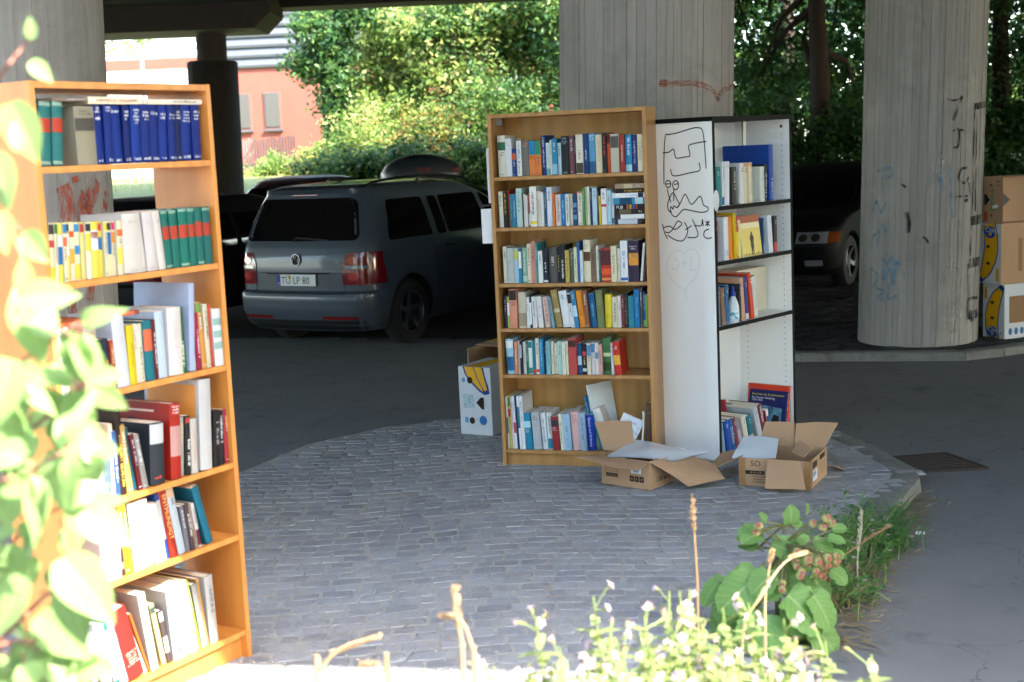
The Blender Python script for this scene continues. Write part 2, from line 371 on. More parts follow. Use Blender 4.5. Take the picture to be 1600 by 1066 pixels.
b=MB()
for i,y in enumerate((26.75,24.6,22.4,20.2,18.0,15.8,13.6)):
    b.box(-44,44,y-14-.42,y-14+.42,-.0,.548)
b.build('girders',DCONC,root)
b=MB()
b.add([(x,nearE(x)-14+o,z) for x in (-44,44) for o,z in ((0.0,0.0),(.35,0.0),(.35,.545),(0.0,.545))],[(0,1,5,4),(1,2,6,5),(3,0,4,7),(0,3,2,1),(4,5,6,7)]); b.build('edge_girder',DCONC,root)
root=empty('cross_beam',(-6.6,25.9,0),0,'dark chamfered concrete cross beam resting on the distant pillar','beam')
b=MB(); prof=[(2.52,4.72),(2.52,4.42),(2.22,4.14),(-12,4.24),(-12,4.78)]
b.add([(x,y,z) for y in (-.75,.75) for x,z in prof],[(0,1,2,3,4),(9,8,7,6,5)]+[(i,i+5,(i+1)%5+5,(i+1)%5) for i in range(5)]); b.build('beam',DCONC,root)
# graffiti as sprayed paint on the pillar faces
def spray(name,c,alpha):
    m=mat(name,c,.8,.2,30); n=m.node_tree.nodes; l=m.node_tree.links; b=n['Principled BSDF']
    nz=n.new('ShaderNodeTexNoise'); nz.inputs['Scale'].default_value=14; nz.inputs['Detail'].default_value=6; mr=n.new('ShaderNodeMapRange'); mr.inputs[1].default_value=.35; mr.inputs[2].default_value=.62; mr.inputs[4].default_value=alpha
    l.new(nz.outputs[0],mr.inputs[0]); l.new(mr.outputs[0],b.inputs['Alpha']); return m
def rnd(pts):
    if len(pts)<3: return pts
    o=[]
    for i in range(len(pts)-1):
        p0,p1,p2,p3=pts[max(i-1,0)],pts[i],pts[i+1],pts[min(i+2,len(pts)-1)]
        for k in range(5):
            t=k/5; o.append(tuple(.5*((2*p1[j])+(p2[j]-p0[j])*t+(2*p0[j]-5*p1[j]+4*p2[j]-p3[j])*t*t+(3*p1[j]-p0[j]-3*p2[j]+p3[j])*t**3) for j in (0,1)))
    return o+[pts[-1]]
def graffiti(root,rr,strokes,m,part='graffiti'):
    b=MB(); inv=None; l=Matrix.Translation(root.location)@Matrix.Rotation(root.rotation_euler.y,4,'Y'); inv=l.inverted(); o=inv@Vector((0,0,H))
    for w,pts in strokes:
        w*=1.5; pts=rnd(pts)
        P=[];N=[]
        fine=[]
        for (a,c),(e,g) in zip(pts,pts[1:]):
            for k in range(4): fine.append((a+(e-a)*k/4,c+(g-c)*k/4))
        fine.append(pts[-1])
        for px,py in fine:
            d=(inv.to_3x3()@(fw*F+RX*(px-800)-UP*(py-533))).normalized()
            A=d.x*d.x+d.y*d.y; B=2*(o.x*d.x+o.y*d.y); C=o.x*o.x+o.y*o.y-(rr+.007)**2; D=B*B-4*A*C
            if D<0: continue
            q=o+d*((-B-math.sqrt(D))/(2*A)); P.append(q); N.append(Vector((q.x,q.y,0)).normalized())
        vs=[];fs=[]
        for i,q in enumerate(P):
            t=P[min(i+1,len(P)-1)]-P[max(i-1,0)]; s_=t.cross(N[i]); s_=s_.normalized() if s_.length>1e-8 else Vector((0,0,1))
            vs+=[q+s_*w/2,q-s_*w/2]
        b.add(vs,[(2*i,2*i+1,2*i+3,2*i+2) for i in range(len(P)-1)])
    return b.build(part,m,root)
SPR=spray('red_spray','b0472c',.55); SPB=spray('blue_spray','5f8fb8',.5); SPW=spray('white_spray','b8b4ae',.6); SPK=spray('black_spray','121214',1.0); SPO=spray('orange_spray','a8401c',.8)
graffiti(pC,.525,[(.022,[(1030,128),(1045,132),(1060,130),(1085,131),(1100,134),(1112,140)]),(.02,[(1112,140),(1118,146),(1122,156),(1124,148),(1132,140),(1148,134)]),(.03,[(1030,129),(1042,131)])],SPR,'red_graffiti')
graffiti(pR,.475,[(.02,[(1492,520),(1482,505),(1488,490),(1500,498),(1496,515),(1484,520)]),(.016,[(1490,490),(1492,470),(1502,478),(1500,490)]),(.014,[(1500,470),(1502,440),(1497,420),(1480,418),(1492,410)]),(.016,[(1486,410),(1488,380),(1496,350),(1502,352),(1500,400)]),(.012,[(1462,250),(1470,238),(1474,262),(1466,280)]),(.012,[(1455,290),(1462,268),(1480,250)])],SPW,'white_graffiti')
graffiti(pR,.475,[(.018,[(1370,268),(1390,262),(1392,276),(1378,278),(1380,300)]),(.016,[(1363,330),(1370,315),(1376,332),(1384,318)]),(.014,[(1364,370),(1374,362),(1370,384)]),(.02,[(1376,402),(1386,412),(1394,402),(1398,415)]),(.02,[(1382,410),(1380,436),(1390,420),(1394,440),(1402,410),(1412,432)]),(.016,[(1360,420),(1372,430),(1366,448),(1380,455),(1372,466),(1384,470)]),(.018,[(1400,440),(1390,446),(1388,466),(1402,462)]),(.02,[(1378,350),(1384,362)]),(.016,[(1484,258),(1486,300),(1490,340)]),(.02,[(1468,270),(1474,300)])],SPB,'blue_graffiti')
graffiti(pR,.475,[(.010,[(1480,155),(1490,157),(1504,153)]),(.02,[(1503,150),(1497,168),(1489,188)]),(.012,[(1489,205),(1498,203),(1497,228),(1490,230)]),(.01,[(1500,230),(1500,204),(1508,206)]),(.014,[(1512,262),(1502,265),(1498,280),(1508,286),(1514,276)]),(.016,[(1514,285),(1514,310),(1504,314)]),(.012,[(1523,165),(1521,250),(1519,340),(1516,400)]),(.035,[(1523,167),(1541,163)]),(.05,[(1517,346),(1533,342)]),(.05,[(1514,412),(1531,408)]),(.045,[(1513,494),(1531,488)]),(.014,[(1526,180),(1524,330)]),(.012,[(1492,308),(1514,306)]),(.024,[(1416,332),(1420,348),(1418,364)]),(.012,[(1408,288),(1416,293)]),(.012,[(1442,370),(1448,375),(1450,380)]),(.016,[(1512,500),(1512,470),(1528,465)]),(.02,[(1513,412),(1515,496),(1530,488)])],SPK,'black_graffiti')
graffiti(pL,.56,[(.05,[(98,290),(104,310),(106,335),(100,360)]),(.035,[(118,275),(120,285)]),(.05,[(150,280),(146,300),(138,320),(140,345),(130,365)]),(.04,[(134,300),(128,330),(132,360)]),(.035,[(166,300),(164,330)]),(.03,[(145,440),(140,470)]),(.03,[(110,450),(114,490)])],SPO,'orange_graffiti')
# long panel fixed to the right flank of the right pillar

# ------------------------------------------------------------------ bookcases
WA=woodmat('orange_beech_veneer','c27b33','d48c42',4,(14,14,.6))
WB=woodmat('oak_veneer','a5753f','bd8c50',4,(16,16,.5))
WBF=woodmat('oak_back_board','b98743','cb9b55',4,(16,16,.5))
WWH=mat('white_laminate','f0efec',.4,.05,3,spec=.5)
BLK=mat('black_edging','0a0a10',.65,.2,30,spec=.15)
INK=mat('black_marker_ink','16141c',.5,.2,30); PENC=mat('pencil_line','d2d3d8',.7,.1,30)
AX,AY,AA,AW,AD,AH=-1.378,4.063,1.012,.747,.282,2.02
BXx,BYy,BA,BW,BD,BH=-.080,7.496,-.304,.873,.272,1.95
CX,CY,CA,CW,CDp,CHh=1.102,7.249,.848,.823,.362,1.881
ZA=[1.767,1.416,1.061,.714,.454,.103]; ZB=[1.61,1.334,1.026,.777,.518,.092]; ZC=[1.405,1.111,.761,.03]
MA=frame(AX,AY,AA); MBm=frame(BXx,BYy,BA); MCm=frame(CX,CY,CA)
def case(name,x,y,a,w,d,h,zs,wood,label,back,th=.02,bz=None):
    root=empty(name,(x,y,0),a,label,'bookcase')
    for x0 in (0,w-th): MB().box(x0,x0+th,0,d,0,h).build('side_panel',wood,root,bevel=.0015)
    MB().box(th,w-th,.001,d-.004,h-th-.002,h-.001).build('top_board',wood,root,bevel=.0015)
    for z in zs: MB().box(th+.0005,w-th-.0005,.004,d-.012,z-.02,z).build('shelf',wood,root,bevel=.0015)
    MB().box(th+.0005,w-th-.0005,.03,.046,.0,zs[-1]-.0205).build('plinth',wood,root)
    MB().box(th*.5 if not bz else th+.001,(w-th*.5) if not bz else w-.075,d-.0035,d+.001,bz[0] if bz else .03,bz[1] if bz else h-.01).build('back_panel',back,root)
    return root
cA=case('bookcase',AX,AY,AA,AW,AD,AH,ZA,WA,'orange wooden bookcase nearest the camera, half open at the back, behind the vine',WA,.02,(.06,.92))
cB=case('bookcase',BXx,BYy,BA,BW,BD,BH,ZB,WB,'middle oak bookcase packed with six rows of books, in front of the round pillar',WBF)
root=cC=empty('bookcase',(CX,CY,0),CA,'white laminate bookcase with black edges and a marker doodle on its side','bookcase')
th=.02; h=CHh
for x0 in (0,CW-th):
    s=MB().box(x0,x0+th,.0015,CDp,.03,h-.024).build('side_panel',WWH,root)
    MB().box(x0-.0005,x0+th+.0005,-.001,.0015,.0,h-.024).build('edge_strip',BLK,s)
t=MB().box(-.008,CW+.008,-.006,CDp+.004,h-.024,h).build('top_board',BLK,root)
for z in ZC[:3]:
    s=MB().box(th+.0005,CW-th-.0005,.004,CDp-.012,z-.02,z).build('shelf',WWH,root)
    MB().box(th+.001,CW-th-.001,.0005,.004,z-.0215,z+.0005).build('edge_strip',BLK,s)
MB().box(th+.0005,CW-th-.0005,.004,CDp-.012,.012,.03).build('bottom_board',WWH,root)
MB().box(0,CW,.02,CDp-.01,0,.0115).build('plinth',BLK,root)
MB().box(.005,CW-.005,CDp-.0035,CDp+.001,.03,h-.026).build('back_panel',WWH,root)
b=MB()
for yy in (.05,CDp-.06):
    for k in range(54): z=.08+k*.032; b.box(CW-th-.0012,CW-th,yy-.0025,yy+.0025,z-.0025,z+.0025)
b.box(CW-th-.0016,CW-th,.045,.061,h-.07,h-.054)
b.build('peg_holes',mat('hole_dark','3a3a40',.8,.2,30),root)
hg=MB(); hg.box(.50,.53,.12,.128,h-.16,h-.075); hg.box(.502,.528,.118,.13,h-.085,h-.026); hg.box(.509,.521,.1185,.12,h-.145,h-.1); hg.build('hinge',mat('hinge_steel','8a8c8e',.4,.2,20,metal=.6),root,bevel=.002)
INK_S=[[(0.316,1.531),(0.311,1.677),(0.298,1.79),(0.275,1.798),(0.222,1.804),(0.128,1.824),(0.087,1.826),(0.062,1.814),(0.051,1.755),(0.046,1.669),(0.043,1.61)],[(0.318,1.702),(0.278,1.704),(0.248,1.719),(0.239,1.684),(0.226,1.67),(0.174,1.675),(0.143,1.681),(0.15,1.724),(0.139,1.739),(0.079,1.749),(0.037,1.752)],[(0.27,1.614),(0.261,1.582),(0.23,1.576),(0.146,1.59),(0.084,1.602),(0.087,1.643)],[(0.295,1.507),(0.286,1.467),(0.275,1.434)],[(0.253,1.51),(0.254,1.476),(0.255,1.441)],[(0.279,1.379),(0.294,1.397),(0.293,1.432),(0.27,1.476),(0.254,1.482),(0.234,1.449),(0.219,1.423),(0.235,1.405),(0.256,1.414),(0.262,1.397),(0.275,1.41),(0.281,1.379)],[(0.276,1.388),(0.268,1.366),(0.242,1.356),(0.204,1.388),(0.183,1.395),(0.132,1.386),(0.08,1.379),(0.044,1.385),(0.037,1.404),(0.064,1.417),(0.078,1.456),(0.093,1.461),(0.141,1.422),(0.171,1.466),(0.186,1.473),(0.214,1.427),(0.235,1.405)],[(0.334,1.316),(0.32,1.265),(0.303,1.234)],[(0.326,1.296),(0.292,1.304),(0.266,1.291),(0.293,1.269),(0.316,1.273)],[(0.266,1.287),(0.238,1.327),(0.222,1.331),(0.207,1.316),(0.239,1.291),(0.261,1.287)],[(0.304,1.256),(0.252,1.23),(0.205,1.226),(0.177,1.257),(0.171,1.292),(0.191,1.327)],[(0.187,1.287),(0.171,1.292),(0.144,1.309)],[(0.138,1.342),(0.114,1.292),(0.105,1.257),(0.126,1.244),(0.173,1.244)],[(0.129,1.309),(0.083,1.308),(0.075,1.34),(0.07,1.305)],[(0.056,1.331),(0.029,1.308)],[(0.029,1.331),(0.057,1.308)],[(0.041,1.335),(0.044,1.304)],[(0.034,1.29),(0.061,1.279),(0.068,1.253),(0.044,1.239),(0.017,1.245)],[(0.301,1.533),(0.275,1.534)],[(0.25,1.53),(0.225,1.533)],[(0.271,1.533),(0.274,1.523),(0.28,1.516),(0.289,1.514),(0.297,1.516),(0.303,1.523),(0.305,1.533),(0.302,1.543),(0.296,1.55),(0.287,1.552),(0.279,1.549),(0.273,1.542),(0.271,1.533)],[(0.221,1.526),(0.224,1.513),(0.231,1.505),(0.241,1.502),(0.25,1.505),(0.257,1.514),(0.259,1.526),(0.256,1.538),(0.248,1.547),(0.239,1.55),(0.23,1.547),(0.223,1.538),(0.221,1.526)]]
PEN_S=[[(0.195,1.148),(0.208,1.164),(0.231,1.174),(0.254,1.17),(0.291,1.143),(0.312,1.11),(0.315,1.08),(0.31,1.054),(0.287,1.015),(0.245,0.983),(0.214,0.964),(0.195,0.948),(0.19,0.922),(0.189,0.899)],[(0.194,1.151),(0.18,1.174),(0.153,1.183),(0.126,1.178),(0.107,1.159),(0.099,1.124),(0.106,1.075),(0.123,1.032),(0.155,1.002),(0.183,0.978),(0.191,0.952)],[(0.25,1.134),(0.256,1.127),(0.264,1.126),(0.244,1.118),(0.231,1.102),(0.236,1.082),(0.254,1.07),(0.274,1.071),(0.283,1.081)],[(0.213,1.107),(0.175,1.106)],[(0.197,1.125),(0.199,1.083)],[(0.15,1.144),(0.157,1.103),(0.162,1.067),(0.122,1.068)]]
b=MB()
for st in INK_S:
    # refine each stroke
    P=[Vector((-.0,d,z)) for d,z in st]
    fine=[]
    for i in range(len(P)-1):
        p0,p1,p2,p3=P[max(i-1,0)],P[i],P[i+1],P[min(i+2,len(P)-1)]
        for k in range(6):
            t=k/6; fine.append(.5*((2*p1)+(p2-p0)*t+(2*p0-5*p1+4*p2-p3)*t*t+(3*p1-p0-3*p2+p3)*t**3))
    fine.append(P[-1]); b.ribbon(fine,.0062,(-1,0,0),.001)
sp=[o for o in root.children if o.name.startswith('side_panel')][0]
b.build('marker_doodle',INK,sp)
b=MB()
for st in PEN_S:
    P=[Vector((0,d,z)) for d,z in st]; b.ribbon(P,.0032,(-1,0,0),.001)
b.build('pencil_heart',PENC,sp)
b=MB(); b.lathe([(.0001,.004),(.02,.006),(.03,0)],10,Matrix.Translation((.004,-.012,1.44))@Matrix.Rotation(PI/2,4,'X')@Matrix.Scale(1.9,4,(0,1,0)))
b.build('foam_pad',mat('white_foam','d8d8d8',.8,.1,20),root)
# metal corner bracket and clear packing tape on the oak case
MB().box(.0205,.05,.10,.103,BH-.06,BH-.0225).build('corner_bracket',mat('hinge_steel','8a8c8e'),cB)
# ------------------------------------------------------------------ books
BOOKS='''A0
27 70 191 5 150|2f7f7c|b:c8452f:.52:.74,b:9fb9a4:.93:.99,b:9fb9a4:.02:.07|teal volume with red oval, behind the left post
72 110 191 5 150|2f7f7c|b:c8452f:.52:.74,b:9fb9a4:.93:.99,b:9fb9a4:.02:.07|teal volume with red oval left of a beige book
166 243 178 0 190|a89f86|h:4a463c:.84:.95,b:55524a:.58:.8|thick beige book with dark printed panel
244 276 182 0 150|0a2c84|h:e8e8e8:.86:.98,h:e8e8e8:.03:.1,h:e8e8e8:.74:.82|blue volume next to the beige book
277 310 182 2 150|0a2c84|h:e8e8e8:.88:.98,h:e8e8e8:.03:.1|second blue volume of the blue series
311 358 182 0 150|0c3494|h:e8e8e8:.86:.94,h:e8e8e8:.03:.1|thick blue volume third in its series
359 387 181 2 150|0a2470|h:e8e8e8:.74:.92,h:e8e8e8:.03:.1|slim dark blue volume fourth in its series
388 428 183 3 150|0e3a9a|h:e8e8e8:.66:.94,h:e8e8e8:.03:.1|blue volume with four title lines
429 469 183 3 150|0a2c84|h:e8e8e8:.72:.9,h:e8e8e8:.03:.1|blue volume sixth in its series
470 509 182 2 150|0a2c84|h:e8e8e8:.82:.9,h:e8e8e8:.03:.1|blue volume with one short title line
510 548 182 3 150|0c3494|h:e8e8e8:.74:.88,h:e8e8e8:.03:.1|blue volume eighth in its series
549 582 182 3 150|0a2c84|h:e8e8e8:.74:.86,h:e8e8e8:.03:.1|blue volume ninth in its series
583 609 184 3 150|081e5c|h:e8e8e8:.74:.9,h:e8e8e8:.03:.1|thinnest dark blue volume of the series
610 657 184 3 150|0c3494|h:e8e8e8:.68:.9,h:e8e8e8:.03:.1|wide blue volume second from the right end
659 698 184 2 150|0a2c84|h:e8e8e8:.72:.9,h:e8e8e8:.03:.1|blue volume at the right end of its series
A1
23 42 182 3 105|efe6c0|b:ecd83c:.02:.28,b:403c38:.82:.98,b:c9493e:.6:.72|white paperback with black top, against the left post
43 56 182 4 105|efe6c0|b:3d7a3c:.82:.98|white paperback with green top
57 76 181 4 105|f3e25a|b:2b6fae:.3:.6,b:f2efe6:.6:.8|yellow and white paperback with blue block
77 92 181 3 105|efe6c0|b:3a7fc0:.82:.97,b:e07040:.6:.75|white paperback with blue top and orange block
93 107 180 3 105|f3e25a|b:f2efe6:.45:.8,b:444444:.85:.97|yellow based paperback with grey top
108 126 179 3 105|efe6c0|b:e3b23c:.3:.55,b:d85a30:.75:.85|white paperback with ochre block
127 147 178 3 105|efe6c0|b:ecd83c:.02:.28,b:3a8fc4:.84:.97,b:3a8fc4:.45:.6|white paperback with two blue blocks
148 163 177 3 105|f0e08a|b:c03030:.83:.97|white paperback with red top
164 185 176 3 105|f6f0cc|b:333333:.84:.97,b:f0d840:.5:.8|cream paperback with yellow middle
186 217 176 3 105|f3e25a|b:f2efe6:.5:.85,b:e0603a:.7:.82|wide yellow and white paperback
218 238 174 2 105|f3e25a|b:2b6fae:.5:.72,b:d84040:.84:.97|yellow paperback with blue block and red top
239 253 173 2 105|efe6c0|b:e8d040:.84:.97|white paperback with yellow top
254 272 173 2 105|f4eeb0|b:2b6fae:.4:.8,b:333333:.84:.97|pale yellow paperback with blue stripe
273 287 173 3 105|efe6c0|b:e03a70:.84:.97,b:f09030:.6:.8|white paperback with pink top
288 312 172 3 105|efe6c0|b:e07030:.72:.84,b:f3e25a:.2:.5|white paperback with orange block, last of the small ones
317 390 190 2 190|ece4da|h:9a9288:.84:.9,h:9a9288:.03:.08|thick off-white volume beside the small paperbacks
391 418 192 -4 160|e9e2d8|h:9a9288:.8:.88,h:9a9288:.03:.08|slim off-white volume leaning slightly
419 466 192 -2 160|e9e0dc|h:b0a8b8:.78:.84,h:9a9288:.03:.08|wide off-white volume in the middle
467 498 192 -4 160|ece4da|h:9a9288:.8:.86|slim off-white volume beside the teal books
500 530 193 -3 150|1f7a6c|b:c8452f:.5:.72,b:8fb9a0:.94:.99,b:8fb9a0:.02:.06|teal volume with red oval, first from the off-white books
531 566 192 -2 150|1f7a6c|b:c8452f:.5:.72,b:8fb9a0:.94:.99|teal volume with red oval, second from the off-white books
567 607 194 0 150|1a8270|b:d04a34:.5:.72,b:9fc9b0:.95:.99,b:9fc9b0:.02:.06|bright teal volume with red oval, third of the teal row
608 641 194 0 150|1f7a6c|b:c8452f:.5:.72,b:8fb9a0:.94:.99|teal volume with red oval, fourth of the teal row
642 675 192 0 150|23786c|b:c8452f:.5:.76,b:8fb9a0:.02:.06|teal volume with wide red oval, fifth of the teal row
676 712 193 0 150|23706c|b:c8452f:.5:.72,b:8fb9a0:.94:.99|teal volume with red oval, at the right end
A2
22 43 221 4 150|f0efec|t:303038:.2:.95|white book with black lettering, against the left post
44 63 222 3 150|f4f4f2|-|plain narrow white book
64 92 199 2 150|5a4238|t:e8e0d0:.4:.95|brown book with pale lettering
92 122 197 2 150|4a3832|t:e8e0d0:.4:.95|dark brown book with pale lettering
123 175 204 2 150|c9b89c|-|wide beige book under a rust coloured one
201 229 163 -3 160|232a3c|t:e06030:.3:.6|black and navy book left of the red one
229 248 156 0 160|b8482c|-|narrow brick red book
249 299 233 -2 200|dfe4ee|h:c8b8b0:.5:.8|tall white book with faint lettering, leaning a little
300 331 192 0 170|e8cf20|t:a89010:.3:.7|yellow book between white ones
332 348 193 0 160|efe8da|-|slim cream book beside the yellow one
349 373 191 0 160|ece4cc|t:605848:.05:.6|cream book with dark lettering
374 412 197 0 170|147884|b:e8704a:.5:.86|teal book with orange label
413 429 197 0 160|6a2028|t:f0e8e0:.2:.8|dark red book with white lettering
430 470 221 0 190|cfe0f2|-|pale blue book
471 533 226 2 190|efe9e4|t:d8a8a0:.4:.8|thick white book with faint red lettering
534 558 223 0 190|2f7440|t:d8e8c0:.1:.5|green book with red top
562 587 298 5 300|bccae6|-|tall lilac white file
588 598 258 0 210|d8e2da|-|slim pale green booklet
599 622 197 0 190|a42048|t:f0d0d8:.2:.7|crimson book
623 649 230 -3 190|e0a04a|b:78a050:.85:.98|orange and green book
650 672 219 0 190|efe6c8|-|cream book beside the orange one
673 685 216 0 190|d8543a|-|thin vermilion book
687 730 197 0 190|f0f2f2|b:9cc4b8:.72:.84,b:9cc4b8:.5:.62,b:9cc4b8:.3:.42|white book with pale green squares, against the right post
A3
72 162 216 3 230|f4f3ee|-|big white file box
163 192 191 2 160|6f8494|-|slate blue book beside the white file
193 209 238 2 190|e8d2b8|-|cream pink book with tall pages
210 227 213 0 160|3a62a0|t:f0f0f0:.2:.8|blue and white book
228 254 280 0 200|33241c|t:c8a040:.1:.7|tall dark brown book with gold lettering
255 281 225 -4 180|e0b868|-|ochre yellow book leaning left
281 299 212 -5 180|1f6a78|-|teal book leaning left
300 318 189 -7 170|7a1f28|-|dark red book leaning left
319 343 184 -8 170|b8b4ac|-|light grey book leaning left
352 414 204 4 190|3c434c|b:eef0f2:.66:.98,h:d85040:.08:.16|dark grey and white book leaning left
441 488 254 4 240|cf2f1e|h:f2e0d8:.86:.98,b:e8b0a8:.3:.7,L:f0d0c4:.3:.8:.88:.905,L:3a2a24:.68:.82:.66:.79,L:e8a898:.15:.62:.7:.715,L:e8a898:.15:.62:.66:.675,L:e8a898:.15:.8:.5:.515,L:e8a898:.15:.8:.45:.465|thick red book with pale blocks on its spine
491 510 202 5 150|c8c4b8|-|light grey book right of the thick red one
511 535 201 5 150|2c2a28|t:f0f0e8:.15:.6,b:d04838:.88:.97|black book with white lettering
536 566 187 3 150|eee6dc|t:b09080:.2:.8|small white book before the tall one
576 632 311 4 260|f2f0ee|L:d08a3a:.06:.94:.5:.94,L:2c2826:.1:.9:.08:.46,L:b8b4ac:.2:.45:.14:.4,L:c89040:.55:.8:.14:.4|very tall white cookbook
640 670 195 5 190|241e22|t:a8a0a0:.4:.8|black book with grey lettering
672 697 190 3 190|2a2530|-|plain black book
707 732 188 2 190|c8404a|-|red book near the right post
733 753 184 0 190|7cc0d8|t:f0f8f8:.3:.7|light blue book against the right post
A4
116 197 171 2 170|f3eeea|b:c84a38:.8:.98|white book with red top band
197 217 218 -2 180|4a3a34|b:c8a080:.1:.2|narrow dark brown book
218 236 235 -3 190|e8a030|-|orange yellow book
238 250 230 -3 190|e6e23a|-|thin lime yellow book
253 337 224 -2 190|efe4d4|t:d8ccc0:.2:.8|thick cream white book
341 393 203 -5 190|e6e2d6|h:8a8a88:.15:.85|cream book with grey printed block
394 412 231 -7 210|2c55a8|b:e8eaf0:.3:.9|tall white book with blue edge
415 450 240 -8 210|c23a22|w:d8a860:ENTMÜNDIGT|tall red book with gold lettering
451 484 242 -9 210|d8e4ee|b:e8c8a0:.85:.98|pale blue book leaning left
488 507 163 -6 150|8a8a92|-|small grey book leaning left
508 528 166 -7 150|5a4a50|t:e8e0d8:.3:.8|small dark mauve book
529 545 162 -8 150|c8a070|-|small tan book
546 562 160 -8 150|f0ece8|b:7a2840:.05:.4|small white book with maroon foot
586 617 216 -14 230|17809a|-|tall teal blue board leaning left
A5
48 71 233 0 170|8a80a0|b:f0f0f4:.5:.9|violet and white book, leaning left
89 131 221 -4 180|f0e6d0|-|thick cream book leaning left beside the violet one
135 156 232 -6 180|2f8a80|b:f2f4f2:.1:.85|white book with teal top
157 190 227 -9 180|dfe9f2|-|pale blue white book
191 256 251 -13 190|c03028|h:e8a898:.2:.4|red book leaning left
259 277 219 -18 160|f0e4d8|-|pale book right of the red one
279 288 227 -16 170|e07028|-|orange book
289 322 272 -7 210|f2e8da|h:6a6058:.86:.95|tall cream book with dark mark at its top
343 364 222 -9 180|e8d890|b:4a5a50:.85:.95|pale yellow book
365 385 190 -8 170|5a4a48|b:f0e8e8:.2:.5,b:f0e8e8:.8:.97|dark brown and white book
388 463 246 -3 230|f5efe8|h:403830:.74:.86,h:403830:.1:.16|very thick white book with printed squares
467 504 252 -8 230|f3efee|w:383838:für eine neue Welt|white book with large vertical title
506 517 260 -9 230|a8d048|-|thin lime green book
521 548 234 -7 200|a9a49c|-|grey book
550 564 245 -6 220|e8b060|-|narrow amber book
565 604 242 -2 230|e2ddd6|t:5a5a58:.45:.85|light grey book with a curl mark, against the right post
C0
52 98 207 -3 200|1c8a8a|-|teal green book at the left end
99 122 234 2 190|e8ecf2|b:2a5aa8:.02:.2|white book with blue foot
141 187 235 2 190|eef0f4|h:6080b0:.85:.93|white book with blue mark at its top
206 252 204 0 170|3a3a3a|t:c8c0a8:.4:.9|dark grey book
283 329 220 2 190|e6e6e6|-|plain light grey book
332 370 221 0 190|e6d8b8|b:e0a070:.9:.99|cream book with orange top
373 410 221 0 190|e8dcc0|b:e0a070:.9:.99,t:b09870:.2:.8|cream book with orange top and brown lettering
496 542 194 0 180|e6ebe6|h:7a8a80:.1:.9|wide white book with printed spine
547 582 204 2 190|1c1c24|t:e8e8e8:.1:.75|black book with white lettering
598 644 314 0 300|1a4aa8|t:c8d8f0:.05:.4|tall blue folder with light blue lettering
C1
22 54 216 2 170|7a3038|-|maroon book at the left end
109 155 233 0 190|eef0f4|h:3060b0:.1:.24|white book with blue scribble
168 214 234 -3 190|f08a18|-|orange book
217 244 248 -3 210|e8c020|-|golden yellow book
245 274 231 0 190|c8384a|b:e8d020:.05:.62|yellow book with red top
275 295 205 0 180|f0e8a0|-|pale yellow booklet
531 543 201 0 190|2a4a78|b:3090c8:.05:.3|navy blue book with light blue foot
584 630 213 -5 190|e6eaf4|-|pale lilac white book
634 668 205 0 190|3a3438|b:d84a48:.02:.28|dark grey book with red foot
C2
26 47 211 0 180|1c2a50|t:c0c8d8:.1:.6|navy book at the left end
49 70 213 0 180|6a88a8|-|grey blue book
72 112 204 -3 170|8a6a58|-|brown book
116 149 215 0 190|2a6aa0|-|blue book right of the brown one
260 282 209 0 190|3a3a44|-|dark grey book right of the bottle
284 320 239 -5 200|e0a888|-|salmon book
324 356 240 -4 200|2c3c90|b:e8e8f0:.02:.15|navy blue book leaning left
377 413 258 -8 230|e4502a|-|tall orange red book leaning left
417 462 236 -8 220|dcdcda|-|light grey board leaning left
C3
56 95 192 -7 150|8ab4c8|-|pale blue book at the left end
103 145 204 -11 170|1450b0|b:f0f0f0:.03:.12|bright blue book with white foot
150 193 204 -11 170|2060b8|h:f0f0f0:.3:.8|blue book with white print
198 233 208 -14 170|8a4858|-|mauve book
238 272 191 -19 170|a898b0|b:d8c8d8:.3:.7|lilac patterned book
292 338 200 -14 170|efe6d2|-|cream book
350 396 189 -13 170|14788c|b:e8dcb8:.1:.4,b:2a2428:.02:.12|teal book with dark patterned foot
436 482 234 -18 200|ccd2d8|-|thick silver grey book
329 342 267 -2 182|a8303c|-|thin red board behind the smaller books
393 408 235 -2 182|2050a0|-|thin blue board behind the silver grey book
493 539 235 -17 210|702a3c|T:f0e8e8:.5:.95|dark wine red book with bold white lettering
554 579 192 -12 200|f0f0f0|L:b83828:.0:.96:.02:.97,b:2850a0:.05:.8|red covered book with white spine
700 724 257 12 250|1c2468|t:e8c840:.55:.95,L:18205c:.0:.98:.01:.99,X:-|dark blue history book with yellow title and picture
728 737 276 11 265|f0eeea|-|thin white book behind the history book
744 770 285 5 270|e2452a|-|tall orange red book behind the history book
776 788 195 4 250|2a7a78|-|thin teal book at the right end
B0
43 87 223 0 180|e9e2d2|b:2f6a4c:.64:.84|cream book with green label
88 123 205 0 180|e9eaee|h:a8b0c0:.8:.93|white book right of the green label
124 148 148 0 150|1f3f86|b:d8603c:.6:.84|short navy book with orange panel
149 177 190 0 160|f0f0ee|t:2f8fb8:.5:.95,t:303038:.05:.45|white book with blue and black lettering
181 218 190 0 170|77726e|h:e08a50:.82:.95|grey book with orange title
220 257 187 0 160|f08a44|b:1f86b8:.6:1|orange book with blue top half
259 289 186 0 160|f08a44|b:2c8f70:.6:1|orange book with green top half
290 313 213 0 190|1c3a80|t:e8ecf4:.2:.95|navy book with bold white lettering
315 338 173 0 160|d2e2e4|b:6aa8b0:.02:.2,t:80a8b8:.3:.9|pale blue book with plant motif
339 350 186 0 160|e8e4d2|-|narrow cream book
351 380 193 0 170|2a8ab4|b:8ec2d8:.02:.3|cyan book fading to pale
381 400 170 0 160|c2dae6|-|short pale blue book
402 441 204 0 190|22282a|h:a8d0e0:.78:.97,h:c8c8c8:.03:.07|black book with pale blue title
